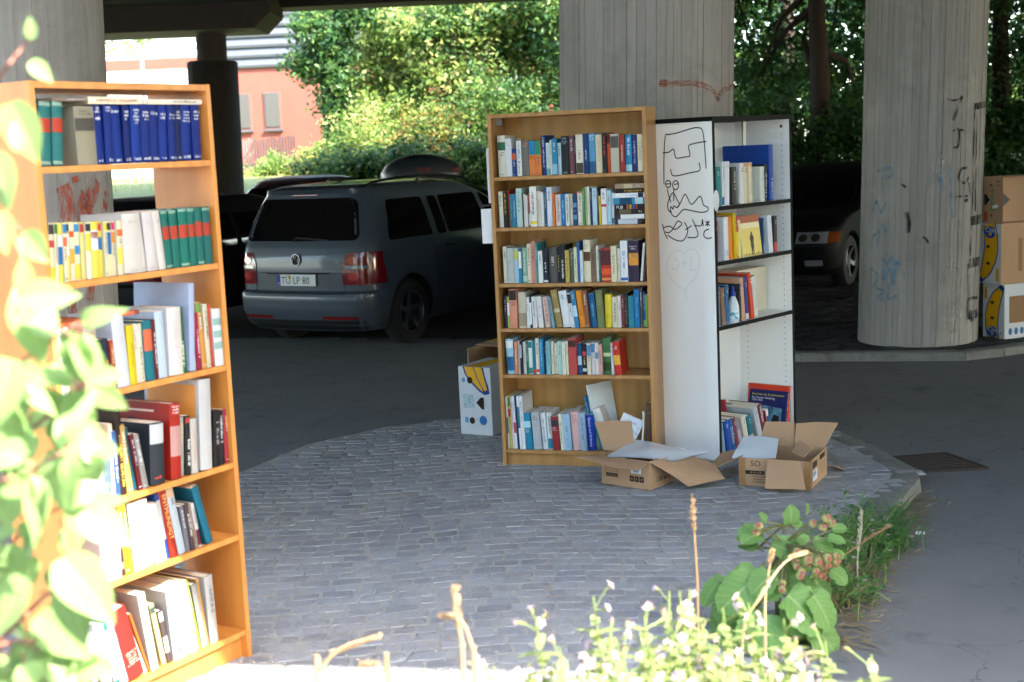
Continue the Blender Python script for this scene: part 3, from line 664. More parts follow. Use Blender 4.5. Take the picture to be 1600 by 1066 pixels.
443 473 205 0 180|7a4a58|-|plum book
475 484 202 0 180|2a2426|-|very thin black book
485 524 209 0 190|e9e2d0|b:4a4238:.02:.28,t:6a6258:.35:.6|cream book with dark picture at the foot
526 552 212 0 190|1c3f76|t:c8d4e4:.3:.6|navy book with handwritten title
554 590 211 0 190|5a9cc8|h:eef4f8:.82:.97,b:2a5a88:.02:.3|sky blue book with white title
592 627 203 0 180|e4d8b4|t:b0a080:.3:.9|beige cream book
629 653 211 0 190|26222a|t:d85048:.4:.92,h:4080c0:.03:.1|black book with red lettering
655 673 206 0 180|d0542a|b:5a2418:.75:.98|rust orange book
675 721 203 0 180|c9bfae|b:5a544e:.64:.94|taupe book with dark label
726 750 196 0 180|a83a34|t:e8c0b0:.3:.75|brick red book
752 787 195 0 180|2a90c8|t:e8f4fa:.45:.92,b:b0d8e8:.02:.2|bright blue book with white title
789 816 193 0 180|283878|t:a8b0d8:.2:.85|indigo book
819 849 195 0 180|ece2c4|h:a89878:.3:.85|cream book at the right end
B1
37 61 196 0 170|efe8da|-|cream book at the left end
63 88 196 0 170|26221e|t:d8b040:.35:.95|black book with yellow lettering
90 96 204 0 170|b03a2c|-|very thin red book
97 116 180 0 160|3f7f88|t:80b0b8:.2:.9|grey teal book
118 136 178 0 160|2a82b4|t:c0dcec:.3:.8|blue book left of the pale green one
137 170 210 0 180|c2dcd4|t:5a8a88:.4:.95|pale green white book
172 179 180 0 160|2a2428|-|thin black book
180 189 180 0 160|efe9e0|-|thin ivory book
191 201 170 0 160|f2ecec|-|slim white book with rosy edge
203 214 177 0 160|c0423a|b:f0e8e0:.05:.4|red and white slim book
216 254 217 0 190|f2f0ec|t:404040:.3:.9,b:e8d040:.06:.14|tall white book with black lettering and yellow patch
256 277 190 0 170|f0e4d4|t:b09880:.3:.8|cream book with brown lettering
279 294 185 0 170|eef0f0|t:88a0b0:.3:.7|white book with pale lettering
296 310 207 0 180|2a5a7c|-|steel blue book
312 341 212 0 190|e2e4f0|-|tall lilac white book
343 356 177 0 160|f08030|-|narrow orange book
358 387 170 0 160|f0e6e0|t:8a4030:.1:.9|white book with red brown scrollwork
389 414 173 0 160|2a78b8|t:90d0e8:.2:.8|blue book with cyan emblem
416 438 170 0 160|e6e6e0|t:303030:.1:.9|white book with black scrollwork
440 453 170 0 160|f0e8d2|-|slim cream book
455 478 163 0 160|1c4a78|b:6a9ac0:.6:.75,b:6a9ac0:.2:.35|dark blue book with pale panels
480 508 180 0 160|f0e6d8|b:d87848:.95:.99|cream book with orange top edge
510 521 198 0 180|5a9a4a|-|thin green book
522 533 205 0 180|b8d0a8|-|thin pale green book
534 548 205 0 180|f0eccc|t:888060:.3:.8|pale cream book
550 561 198 0 180|243a70|-|thin navy book
563 588 200 0 180|c2dcf0|-|sky pale blue book
590 599 200 0 180|2c2c38|-|thin charcoal book
601 611 155 0 150|e8cf30|-|short yellow book
613 643 193 0 180|f0eef2|b:c83850:.5:.57|white book with red heart
645 668 182 0 170|b4d8ec|-|light blue book
670 683 170 0 160|e8ece8|b:3a6a80:.02:.2|white book with teal foot, beside the lying stack
B2
45 65 202 0 170|ece6d4|-|cream book at the left end
67 108 194 0 170|c6cac6|h:90a0a0:.55:.65|light grey book
110 134 192 0 170|b2d4e8|b:c8cc60:.68:.95|pale blue book with yellow green label
136 153 178 0 160|2a8ab0|b:f0f0ec:.46:.98|white and cyan book
155 183 194 0 170|8fb8a4|t:d0e0d0:.3:.9,b:c8dcc8:.05:.2|sage green book
184 205 215 0 180|f0dfc8|-|ivory book beside the salmon one
207 233 230 0 190|e09a84|-|tall salmon book
235 245 218 0 190|3a9aa0|-|thin turquoise book
247 273 175 0 160|eef0ee|-|plain white book
276 303 188 0 170|1f2638|b:e8e8e8:.02:.08,t:e8e8e8:.3:.6|navy black book with white lettering
305 352 190 0 180|5a5856|t:d8d0c0:.5:.8|charcoal book with handwritten title
354 369 185 0 170|202224|t:d8b060:.3:.8|black book with gold lettering
371 399 203 0 180|24262c|t:f0f0f0:.1:.6|black book with bold white lettering
401 424 175 0 160|cdb05a|t:6a5a30:.2:.8|khaki gold book
426 448 185 0 170|5a6a60|h:c8c8b0:.5:.9|grey green book
450 468 192 0 170|eee6c0|t:3a7a50:.1:.7|cream book with green lettering
470 483 220 0 190|2a68a8|-|tall blue book
485 500 172 0 160|e8eef4|t:80a0c0:.2:.7|white blue lettered book
502 541 228 0 190|efe4c4|b:6a4a30:.5:.72|cream book with brown label
543 570 172 0 160|8a7060|t:403028:.1:.9|brown patterned book
572 585 195 0 170|efe6d4|-|pale cream book beside the patterned one
587 598 175 0 160|1f5a64|-|dark teal book
600 653 180 0 180|c83a34|b:5a2830:.5:.95,b:e8a050:.05:.12,b:f0602a:.22:.4|wide red book with dark upper half
656 688 194 0 170|ece0c0|t:806848:.2:.8|beige book right of the red one
690 705 178 0 160|f0ead8|t:505050:.3:.7|narrow cream book with black lettering
707 747 220 0 190|f0f2f4|t:4a6ab0:.3:.75,b:3060b0:.03:.1|tall white book with blue lettering
752 807 218 0 190|3a2c48|b:e89a40:.4:.7,b:f0d8a0:.6:.66|dark purple book with glowing orange picture
811 823 205 6 190|e6e8e8|-|thin white board leaning right
B3
35 55 178 0 160|3a2c40|t:c0a8c0:.5:.9|dark purple book at the left end
57 71 175 0 160|a8cc60|b:f0f0f0:.4:.8|lime green and white book
72 116 216 0 180|e89a7c|b:30241f:.72:.98|salmon book with black label
121 166 199 0 180|d6cab4|b:a89880:.05:.42|beige book with speckled lower half
170 185 170 0 160|eef0f0|-|narrow white book
186 198 187 0 170|2a2c34|b:f0f0f0:.1:.75|black and white narrow book
203 229 173 -1 160|ece8e4|-|white book beside the narrow pair
235 263 173 -3 160|eeeaea|t:a0a0a8:.3:.7|pale white book with grey lettering
273 303 170 -5 160|e8c8bc|t:a05048:.2:.9|pinkish patterned book leaning left
313 330 173 -7 160|8aa8b8|-|grey blue book leaning left
336 371 209 -8 180|a8905a|b:d8c8a0:.4:.5|brown gold book leaning left
375 419 201 -7 180|eef0f2|-|thick white book leaning left
421 442 191 -6 170|ecebf2|b:26262e:.7:.97|white book with black top leaning left
444 467 204 -6 180|3a86b8|b:c0e0ec:.3:.6|blue picture book leaning left
471 504 204 -6 180|f09420|t:a05a10:.3:.7|bright orange book leaning left
506 529 201 -5 180|9a6048|-|brown book leaning left
533 566 188 -4 170|1f6a9c|t:80b0d0:.3:.7|deep blue book leaning left
573 610 206 -3 180|7a8458|h:a0a878:.6:.9|olive green book
612 650 180 0 170|f0d838|h:807020:.3:.4|bright yellow book
654 683 168 0 160|e8dcc0|t:504840:.2:.8|cream book with black pattern
685 702 173 0 160|efe4dc|-|slim ivory book
703 719 175 0 160|8a3a44|-|maroon book
722 741 187 0 170|2a2422|h:a89070:.1:.9|black book with gilded bands
743 773 171 0 160|2a88a0|-|teal book
775 803 206 0 180|1c76b0|t:6ab0d8:.2:.8|saturated blue book
805 820 212 0 180|4a4a50|-|dark grey book
821 835 191 0 170|1f5a98|b:a0c060:.02:.2|cobalt blue book
836 849 177 0 170|78b050|-|green book at the right end
B4
44 86 196 -2 170|a8d0e4|b:2a6a98:.1:.5,b:f0f0f0:.75:.95|blue and white picture book
89 106 183 0 160|e8906c|t:f0e0d0:.3:.8|coral book
107 119 185 0 160|e6e4e0|t:303030:.2:.9|white book with black lettering
122 133 185 0 160|2e2a30|b:c8c8c8:.5:.9|thin black and grey book
135 152 179 0 160|e8e4e2|t:8890a0:.3:.7|off-white book with grey lettering
154 167 185 0 160|2f7a50|-|thin forest green book
169 191 185 0 160|e6efe8|b:2a8080:.8:.98,b:2a8080:.02:.2|white book with teal bands
192 209 191 0 160|1f7a90|b:d8402c:.03:.14|petrol blue book with red foot
210 230 201 0 170|f0e4d0|b:d8402c:.06:.14|ivory book with red band
232 257 199 0 170|2a86b0|t:a0d0e8:.2:.9|cyan blue book
260 270 175 0 160|1f3a68|-|thin navy book
273 297 187 0 160|8ac0c8|t:508890:.3:.8|pale turquoise book
299 314 183 0 160|efe8d0|t:807860:.3:.8|ecru book with grey lettering
316 334 172 0 160|eee6d2|t:807860:.2:.6|short ecru book
336 362 185 0 160|b8d8cc|-|mint green book
364 383 183 0 160|f0ecd8|t:a0a080:.2:.8|ivory yellow book
385 398 187 0 160|eee2c0|-|thin sand coloured book
401 445 202 0 180|c8504c|b:4a2a28:.76:.94|red book with dark label
448 472 170 -1 150|2a5a88|b:c0d8e0:.3:.6|dark blue patterned book
475 499 170 0 150|222028|b:c04030:.6:.75,b:d8d8d8:.1:.2|black book with red band
502 524 172 0 150|e8dcc4|b:4a90c0:.6:.95|cream book with blue top
526 546 175 0 150|e4dcd8|b:4a80b0:.7:.98|off-white book with blue top
548 567 175 0 150|ece4d8|b:6a98b8:.5:.7|ivory book with blue band
569 589 166 0 150|e0a8a0|t:604848:.3:.8|dusty pink book
591 635 200 0 170|4a7a48|b:c8d8a0:.5:.6,b:2a4a2c:.1:.35|green jungle picture book
637 652 175 -1 160|f0eeee|-|white book beside the red leaning one
659 696 181 -4 170|d03428|b:e8b040:.3:.6|red book with gold ornament leaning left
B5
26 35 296 -1 210|e8e4d8|b:4060a0:.3:.6|worn white magazine at the left end
37 51 302 -1 210|d8c860|b:50884a:.8:.97,b:c83c30:.6:.75|yellow green magazine
53 66 296 -1 210|f0d8dc|-|pink magazine
68 82 302 -2 210|f0f0f0|b:c04040:.3:.5|white magazine with red band
84 97 304 -2 210|2a3a60|-|navy magazine
99 112 302 -2 210|eef2f4|b:3080a0:.4:.8|white and petrol magazine
114 133 304 -2 220|e8e6e6|-|thick pale grey magazine
136 175 206 -4 180|1f8ab0|b:b0e0ea:.6:.78|turquoise book with white title
179 226 213 -3 180|b8bcc0|-|thick light grey book
230 258 208 -3 180|eef0f2|t:506080:.2:.85|white book with slate lettering
261 290 208 -2 180|e2e8e4|b:2a88a0:.02:.3,t:304050:.4:.9|white book with cyan foot
293 333 189 -3 170|9a2c34|b:34343c:.72:.9|dark red book with charcoal label
335 358 203 -3 180|efe9d2|t:606058:.2:.8|ivory book with grey lettering
360 401 206 -3 180|a6c8dc|t:5a86a8:.1:.7|pale blue book with blue lettering
405 449 216 -3 190|efc0bc|h:b04850:.7:.93|pink book with red title
452 488 213 -3 190|a8c0d4|t:5a7898:.3:.9|powder blue book
491 534 198 -4 190|1a3fb0|w:f0f0f8:Gesetz und Ordnung,h:8090e0:.86:.95|royal blue book with bold white title'''
ORD=['top','second','third','fourth','fifth','bottom']
CASES={'A':(MA,ZA,'orange bookcase'),'B':(MBm,ZB,'oak bookcase'),'C':(MCm,ZC,'white bookcase')}
CATS=(('magazine','magazine'),('booklet','booklet'),('file','file'),('folder','folder'),('board','board'),('paperback','book'),('volume','book'),('cookbook','book'),('book','book'))
def fcol(c): return c
def make_book(M,t,depth,h,c,dec,label,cat,group,seed,hard):
    rg=random.Random(seed); cv=.0022 if hard else .0009; lip=.003 if hard else .0004
    bow=min(.006,t*.13) if (hard or t>.02) else .0005; n=6
    arc=[(t*i/n,-bow*math.sin(PI*i/n)) for i in range(n+1)]
    inn=[(t-cv,.0035),(cv,.0035)]
    D=depth; prof=[(0,D)]+arc+[(t,D),(t-cv,D)]+inn+[(cv,D)]
    b=MB(); k=len(prof)
    b.add([(x,y,z) for z in (0,h) for x,y in prof],[(i,(i+1)%k,(i+1)%k+k,i+k) for i in range(k)])
    # end caps as quads
    m=n+1
    for z,o in ((0,0),(h,1)):
        ids=list(range(k)) if o==1 else list(range(k-1,-1,-1)); b.add([(x,y,z) for x,y in prof],[tuple(ids)])
    name={'magazine':'magazine','booklet':'booklet','file':'file_box','folder':'folder','board':'board'}.get(cat,'book')
    bk=b.build(name,TINT,None,c,smooth=35,M=M); tag(bk,label,cat,group)
    p=MB(); p.box(cv+.0001,t-cv-.0001,.0036,D-(.004 if hard else .0003),lip,h-lip)
    po=p.build('page_block',PAPER,bk)
    YB=-bow-.0009
    def band(cc,z0,z1,off=.0005,x0=0,x1=1):
        q=MB(); nn=6; A=[]
        for i in range(nn+1):
            u=x0+(x1-x0)*i/nn; A.append((t*(.02+.96*u),-bow*math.sin(PI*(.02+.96*u))-off))
        q.add([(x,y,z) for z in (h*z0,h*z1) for x,y in A],[(i,i+1,i+nn+2,i+nn+1) for i in range(nn)])
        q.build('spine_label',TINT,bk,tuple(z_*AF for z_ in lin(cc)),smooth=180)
    its=[d for d in dec.split(',') if d and d!='-']
    if cat in('book','magazine') and not any(d[0] in 'tThwW' for d in its) and t>.008 and rg.random()<.8:
        lum=sum(lin(c)); tc=rg.choice(('2a2830','5a3a34','2a4a70','4a4a4a')) if lum>.9 else rg.choice(('e8e4dc','d8c890','c8d0d8'))
        bands=[(float(d.split(':')[2]),float(d.split(':')[3])) for d in its if d[0]=='b']; z0,z1=.18,.9
        for a_,b_ in bands:
            if a_<z0+.4: z0=max(z0,b_+.02)
            else: z1=min(z1,a_-.02)
        if z1-z0>.15: its.append(f"{'h' if t>.03 and rg.random()<.6 else 't'}:{tc}:{(z1-(z1-z0)*rg.uniform(.3,.75)) if t<=.03 else z1-.12:.2f}:{z1:.2f}")
        if rg.random()<.6 and t>.012 and z0<.2: its.append(f"h:{tc}:.04:.08")
    for it in its:
        a=it.split(':')
        if a[0]=='b':
            z0,z1=float(a[2]),float(a[3]); band(a[1],max(z0,.004),min(z1,.996))
        elif a[0] in 'tT':
            z0,z1=float(a[2]),float(a[3]); q=MB(); sz=t*(.42 if a[0]=='t' else .7); sz=min(sz,.022)
            if rg.random()<.5 or a[0]=='T': q.scrawl((t/2-sz*.36,YB,h*z1),(0,0,-1),(1,0,0),h*(z1-z0),sz,rg)
            else: q.scrawl((t/2+sz*.36,YB,h*z0),(0,0,1),(-1,0,0),h*(z1-z0),sz,rg)
            q.build('spine_title',TINT,bk,a[1])
        elif a[0]=='h':
            z0,z1=float(a[2]),float(a[3]); q=MB(); span=h*(z1-z0); nl=max(1,round(span/.011)); sz=min(span/nl*.72,.011)
            for i in range(nl):
                w=t*rg.uniform(.5,.8); q.scrawl((t/2-w/2,YB,h*z1-span*(i+1)/nl+sz*.2),(1,0,0),(0,0,1),w,sz,rg)
            q.build('spine_title',TINT,bk,a[1])
        elif a[0] in 'wW':
            q=MB(); _,_,w=glyphs(a[2]); sz=min(t*.72,h*.82/w)
            if a[0]=='w': q.text(a[2],(t/2-sz*.34,YB,h*.93 if t<.045 else h*.9),(0,0,-1),(1,0,0),sz)
            else: q.text(a[2],(t/2+sz*.34,YB,h*.06),(0,0,1),(-1,0,0),sz)
            q.build('spine_title',TINT,bk,a[1])
        elif a[0]=='L':
            y0,y1,z0,z1=map(float,a[2:6]); q=MB(); q.quad((-.0006,D*y1,h*z0),(-.0006,D*y0,h*z0),(-.0006,D*y0,h*z1),(-.0006,D*y1,h*z1)); q.build('cover_print',TINT,bk,a[1])
        elif a[0]=='X':      # the history book: lettering and picture on its cover
            q=MB(); q.text('Geschichte des 20. Jahrhunderts',(-.0012,D*.93,h*.87),(0,-1,0),(0,0,1),D*.86/glyphs('Geschichte des 20. Jahrhunderts')[2]*1.0); q.build('cover_title',TINT,bk,'e8d040')
            q=MB(); q.text('Der Zweite Weltkrieg',(-.0012,D*.93,h*.79),(0,-1,0),(0,0,1),.017); q.text('1939-1945',(-.0012,D*.93,h*.73),(0,-1,0),(0,0,1),.017); q.build('cover_subtitle',TINT,bk,'e8ecf0')
            q=MB(); q.quad((-.0012,D*.94,h*.2),(-.0012,D*.1,h*.2),(-.0012,D*.1,h*.6),(-.0012,D*.94,h*.68)); q.build('cover_picture',mat('blue_grey_picture','1f4f70',.4,.5,24,col2='6aa0b8',thr=(.35,.65)),bk)
            q=MB(); q.quad((-.0016,D*.4,h*.2),(-.0016,D*.14,h*.2),(-.0016,D*.16,h*.42),(-.0016,D*.3,h*.46)); q.build('cover_figure',DARK,bk)
    return bk
cur=None; prev=None; NB=0; seen=set(); AF=1
for ln in BOOKS.strip().split('\n'):
    if '|' not in ln: cur=ln; CM,Z,cname=CASES[cur[0]]; row=int(cur[1]); nrow=len(Z); continue
    g,c,dec,desc=ln.split('|'); x0,x1,hh,tl,dp=[float(q) for q in g.split()]
    nm=ORD[row] if row<nrow-1 else 'bottom'
    label=f"{desc}, {nm} shelf of {cname}"
    cat=next((v for k,v in CATS if k in desc),'book')
    rg=random.Random(NB*13+5); NB+=1
    t=max(.004,(x1-x0)/1000-.0006); hh/=1000; dp=min(dp/1000,.262 if cur[0]=='A' else .25 if cur[0]=='B' else .34)
    if cur=='B5' and 'magazine' in desc: dp=.2
    rec=.012+rg.uniform(0,.012)
    if cur[0]=='B': rec=.012+rg.uniform(0,.02)
    if 'thin red board' in desc or 'thin blue board' in desc: rec=.165
    if dp+rec>.262 and cur[0]!='C': rec=.012
    hard=rg.random()<.45 and cat=='book'
    M=CM@Matrix.Translation((x0/1000,rec,Z[row]+.0008))@Matrix.Rotation(rad(tl),4,'Y')
    if tl>0: M=CM@Matrix.Translation((x1/1000,rec,Z[row]+.0008))@Matrix.Rotation(rad(tl),4,'Y')@Matrix.Translation((-t,0,0))
    if cur[0]=='A': k_=.56 if row<3 else .42; c=tuple(q*k_ for q in lin(c)); AF=k_+.04  # book colours dimmed here, lower rows most, to offset strong sunlight
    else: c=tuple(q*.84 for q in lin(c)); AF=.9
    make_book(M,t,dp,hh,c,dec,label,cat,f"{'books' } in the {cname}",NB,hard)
# lying books: the stack on the second oak shelf, and those on top of the upper rows of the orange case
def lying(CM,x0,x1,z,th,dp,c,dec,label,group,rec=.012,yaw=0,txt=None,cat='book'):
    L=x1-x0; M=CM@Matrix.Translation((x0,rec,z))@Matrix.Rotation(yaw,4,'Z')@Matrix(((0,0,1,0),(0,1,0,0),(-1,0,0,th),(0,0,0,1)))
    return make_book(M,th,dp,L,c,dec,label,cat,group,int(x0*1000+z*700),True)
G='books in the oak bookcase'; z=ZB[1]+.001
for th_,x0,x1,c,dec,ds in ((.027,0.691,.83,'3a3a4a','b:c8d0dc:.1:.85','grey navy book with a white label'),(.025,0.686,.85,'34343c','b:e8e8ea:.2:.98','dark book with a white spine panel'),(.026,0.688,.85,'2a2624','b:6a5a40:.15:.55','black brown book with a tan panel'),(.025,0.689,.85,'1c1e26','w:f0f0f0:FUJI,b:c86a30:.4:.46,b:d8b040:.5:.56,b:3a70b0:.6:.66,b:a83a3a:.7:.76','black photo book lettered FUJI'),(.035,0.682,.85,'3a86a8','b:1c4a6a:.2:.6,b:c0d8e0:.7:.95','blue landscape picture book'),(.024,0.680,.85,'ececf0','b:2a2a34:.8:.97','white book with dark end'),(.023,.694,.85,'201c1c','t:d8b030:.25:.9','black book with yellow lettering'),(.026,.694,.85,'a08a70','b:c8b898:.3:.6','worn brown book')):
    o=lying(MBm,x0,min(x1,.8525),z,th_,.185,c,dec.replace('w:f0f0f0:FUJI,',''),f"{ds}, in the lying stack on the oak bookcase",G)
    if 'FUJI' in dec: MB().text('FUJI',(th_*.2,-.009,.012),(0,0,1),(-1,0,0),.022).build('spine_title',TINT,o,'f0f0f0') if False else MB().text('FUJI',(th_*.82,-.0052,.008),(0,0,1),(-1,0,0),.022).build('spine_title',TINT,o,'f0f0f0')
    z+=th_+.0006
G='books in the orange bookcase'
lying(MA,.225,.445,ZA[0]+.186,.022,.16,'e6d2b4','t:8a5a40:.1:.9','cream book lying flat on the blue volumes under the top board',G)
lying(MA,.45,.715,ZA[0]+.186,.016,.15,'dccfba','-','pale flat book lying on the right blue volumes, orange bookcase',G)
lying(MA,.09,.235,ZA[0]+.194,.009,.15,'7a6a5a','-','thin brown booklet lying on the beige book, orange bookcase',G)
lying(MA,.024,.185,ZA[2]+.222,.012,.17,'a85630','-','rust coloured book lying on the brown books, orange bookcase',G)
lying(MA,.255,.36,ZA[2]+.225,.012,.15,'7a3a2a','b:c86040:.2:.8','flat red brown booklet lying over the yellow book, orange bookcase',G)
# the yellow book shown face-out in the white case
x0=.31; M=MCm@Matrix.Translation((x0,.02,ZC[1]+.001))@Matrix.Rotation(rad(-6),4,'X')
b=MB(); b.box(0,.205,0,.02,0,.225); bk=b.build('book',TINT,None,'e8dcb0',M=M); tag(bk,'pale yellow book shown face-out with a standing figure, second shelf of white bookcase','book','books in the white bookcase')
MB().quad((.0,-.0006,.0),(.205,-.0006,.0),(.205,-.0006,.155),(.0,-.0006,.155)).build('cover_print',TINT,bk,'e6cf70')
MB().quad((.0,-.0006,.185),(.205,-.0006,.185),(.205,-.0006,.225),(.0,-.0006,.225)).build('cover_band',TINT,bk,'a85838')
b=MB()
for (cx_,cz_,rx,rz) in ((.11,.125,.008,.01),(.11,.095,.022,.026),(.11,.06,.018,.03),(.102,.025,.006,.022),(.118,.025,.006,.022)): b.add([(cx_+rx*math.cos(k*PI/5),-.0012,cz_+rz*math.sin(k*PI/5)) for k in range(10)],[tuple(range(10))])
for k in range(16): b.box(.01+k*.012,.016+k*.012,-.0012,-.0009,.004,.01+.012*R.random())
b.build('cover_figure',TINT,bk,'4a3a28')
# cardboard sleeve at the right of the third white shelf
b=MB(); b.box(.47,.79,.16,.30,ZC[2]+.001,ZC[2]+.255); tag(b.build('cardboard_sleeve',mat('cream_card','d8ccb4',.8,.06,10),M=MCm,bevel=.002),'plain cream cardboard sleeve standing at the right of the third white shelf','box')
# dropper bottle
root=empty('bottle',MCm@Vector((.215,.03,ZC[2]+.001)),0,'small clear bottle with a blue nozzle cap on the third white shelf','bottle')
PL=mat('clear_plastic','cfd6da',.15,.05,10,spec=.6); b=MB(); b.lathe([(.0,0),(.03,0),(.032,.006),(.032,.085),(.026,.11),(.012,.145),(.010,.15)],20); b.build('body',PL,root,smooth=50)
MB().lathe([(.0325,.02),(.0325,.07)],20,cap=False).build('label',mat('bottle_label','d0e4ea',.5,.3,40,col2='5aa0b0',thr=(.5,.6)),root,smooth=180)
MB().lathe([(.013,.145),(.014,.165),(.007,.172),(.005,.198),(.001,.2)],16).build('cap',mat('blue_cap','1c3a98',.4,.1,10),root,smooth=50)
# papers taped to the oak case's left side and pages leaning in its bottom shelf
def curl(M,w,h,amp,name,c,label,n=8,dec=True):
    b=MB(); vs=[(amp*math.sin(PI*j/n*.9)*(.3+i/4), -w*i/4, h*j/n) for j in range(n+1) for i in range(5)]
    b.add(vs,[(j*5+i,j*5+i+1,j*5+i+6,j*5+i+5) for j in range(n) for i in range(4)])
    o=b.build(name,TINT,None,c,smooth=180,M=M); tag(o,label,'paper'); return o
PM=MBm@Matrix.Translation((-.002,.16,1.42))@Matrix.Rotation(rad(-58),4,'Z')
o=curl(MBm@Matrix.Translation((-.001,.02,1.25))@Matrix.Rotation(rad(-74),4,'Z'),.062,.19,.012,'paper_notice','e6e8ee','white paper notice sticking out from the left side of the oak bookcase')
MB().box(.002,.004,-.06,-.01,.205,.212).build('notice_lettering',TINT,o,'404048')
o=curl(MBm@Matrix.Translation((-.001,.02,1.47))@Matrix.Rotation(rad(-80),4,'Z'),.018,.3,.012,'tape_strip','e0e4ea','narrow pale strip of tape along the left edge of the oak bookcase')
# loose things in the bottom oak shelf

# ------------------------------------------------------------------ cardboard boxes
CARD=mat('brown_cardboard','b08c6a',.85,.1,6,bump=.12,bscale=60,stretch=(1,1,1))
CARDI=mat('cardboard_inside','8f6c4a',.85,.1,8)
PRT='2c201a'
def open_box(loc,a,w,d,h,label,flaps,prints,extra=None,th=.005):
    root=empty('cardboard_box',loc,a,label,'box')
    b=MB(); b.box(0,w,0,th,0,h); b.box(0,w,d-th,d,0,h); b.box(0,th,th,d-th,0,h); b.box(w-th,w,th,d-th,0,h); b.box(th,w-th,th,d-th,.003,.008)
    b.build('carton',CARD,root,bevel=.002)
    inv=(Matrix.Translation(loc)@Matrix.Rotation(a,4,'Z')).inverted()
    for pts in flaps:
        n=8; P=[inv@Vector(p) for p in pts]; b=MB()
        # bent sheet between the two long sides of the outline
        l=P[:len(P)//2]; r=P[len(P)//2:][::-1]
        def along(q,t):
            f=t*(len(q)-1); i=min(int(f),len(q)-2); return q[i].lerp(q[i+1],f-i)
        rows=[]
        for i in range(n+1):
            row=[]
            for j in range(n+1):
                p=along(l,j/n).lerp(along(r,j/n),i/n); nz=noise.noise(p*9)*.007*(i/n)
                row.append(p+Vector((0,0,nz+.004*math.sin(3*i/n))))
            rows.append(row)
        vs=[p for r_ in rows for p in r_]; vs+=[p-Vector((0,0,.004)) for p in vs]; k=(n+1)*(n+1)
        fs=[(i*(n+1)+j,i*(n+1)+j+1,(i+1)*(n+1)+j+1,(i+1)*(n+1)+j) for i in range(n) for j in range(n)]
        fs+=[tuple(q+k for q in f[::-1]) for f in fs]
        rim=[(i,0) for i in range(n)]+[(n,j) for j in range(n)]+[(i,n) for i in range(n,0,-1)]+[(0,j) for j in range(n,0,-1)]
        ids=[i*(n+1)+j for i,j in rim]
        fs+=[(ids[i],ids[(i+1)%len(ids)],ids[(i+1)%len(ids)]+k,ids[i]+k) for i in range(len(ids))]
        b.add(vs,fs); b.build('flap',CARD,root,smooth=40)
    for nm,c,fn in prints:
        b=MB(); fn(b); b.build(nm,TINT,root,c)
    return root
X,Y_,Z_=Vector((1,0,0)),Vector((0,1,0)),Vector((0,0,1))
rg=random.Random(3)
# box in front of the gap between the oak and the white case
a1=math.atan2(6.762-6.955,.670-.436); w1=.303
def pD1(b):
    for i in range(7): b.ribbon([(.028,-.0006,.075+i*.0085),(.105,-.0006,.075+i*.0085)],.0012,(0,-1,0),.0005)
    for x in (.028,.105): b.ribbon([(x,-.0006,.04),(x,-.0006,.126)],.0012,(0,-1,0),.0005)
    b.quad((.03,-.001,.045),(.103,-.001,.045),(.103,-.001,.065),(.03,-.001,.065))
def pD6(b):
    for i in range(3): x=.178+i*.03; b.quad((x,-.001,.034),(x+.026,-.001,.034),(x+.026,-.001,.064),(x,-.001,.064))
def pD2(b): b.quad((.186,-.001,.078),(.25,-.001,.078),(.25,-.001,.132),(.186,-.001,.132))
def pD3(b):
    for i in range(9): b.quad((.2+i*.004,-.0016,.084),(.2025+i*.004,-.0016,.084),(.2025+i*.004,-.0016,.1),(.2+i*.004,-.0016,.1))
    b.scrawl((.2,-.0016,.118),X,Z_,.035,.005,rg); b.scrawl((.2,-.0016,.109),X,Z_,.035,.005,rg)
def pD4(b):
    b.scrawl((.034,-.0016,.049),X,Z_,.066,.012,rg)
    for i in range(3):
        x=.191+i*.03; b.add([(x+.008*math.cos(k*PI/6)*(1 if k%2 else .55),-.0016,.049+.01*math.sin(k*PI/6)*(1 if k%2 else .55)) for k in range(12)],[tuple(range(12))])
def pD5(b): b.scrawl((w1+.001,.06,.03),(0,1,0),Z_,.13,.026,rg)
bD=open_box((.436,6.955,.008),a1,w1,.225,.150,'brown cardboard box with wide open flaps and a white label, between oak and white bookcases',
 [[(.44,6.94,.158),(.55,6.85,.156),(.67,6.765,.156),(.60,6.68,.132),(.46,6.76,.148),(.30,6.88,.175)],
  [(.67,6.77,.156),(.76,6.84,.158),(.845,6.92,.158),(1.02,6.90,.10),(1.05,6.78,.05),(.86,6.72,.035)],
  [(.46,7.10,.156),(.53,7.06,.156),(.62,7.03,.158),(.62,7.16,.29),(.52,7.19,.295),(.425,7.20,.285)]],
 [('box_print',PRT,pD1),('handling_marks',PRT,pD6),('white_label','d8dde2',pD2),('label_print','5a7aa0',pD3),('print_reversed','8a6848',pD4),('side_print',PRT,pD5)])
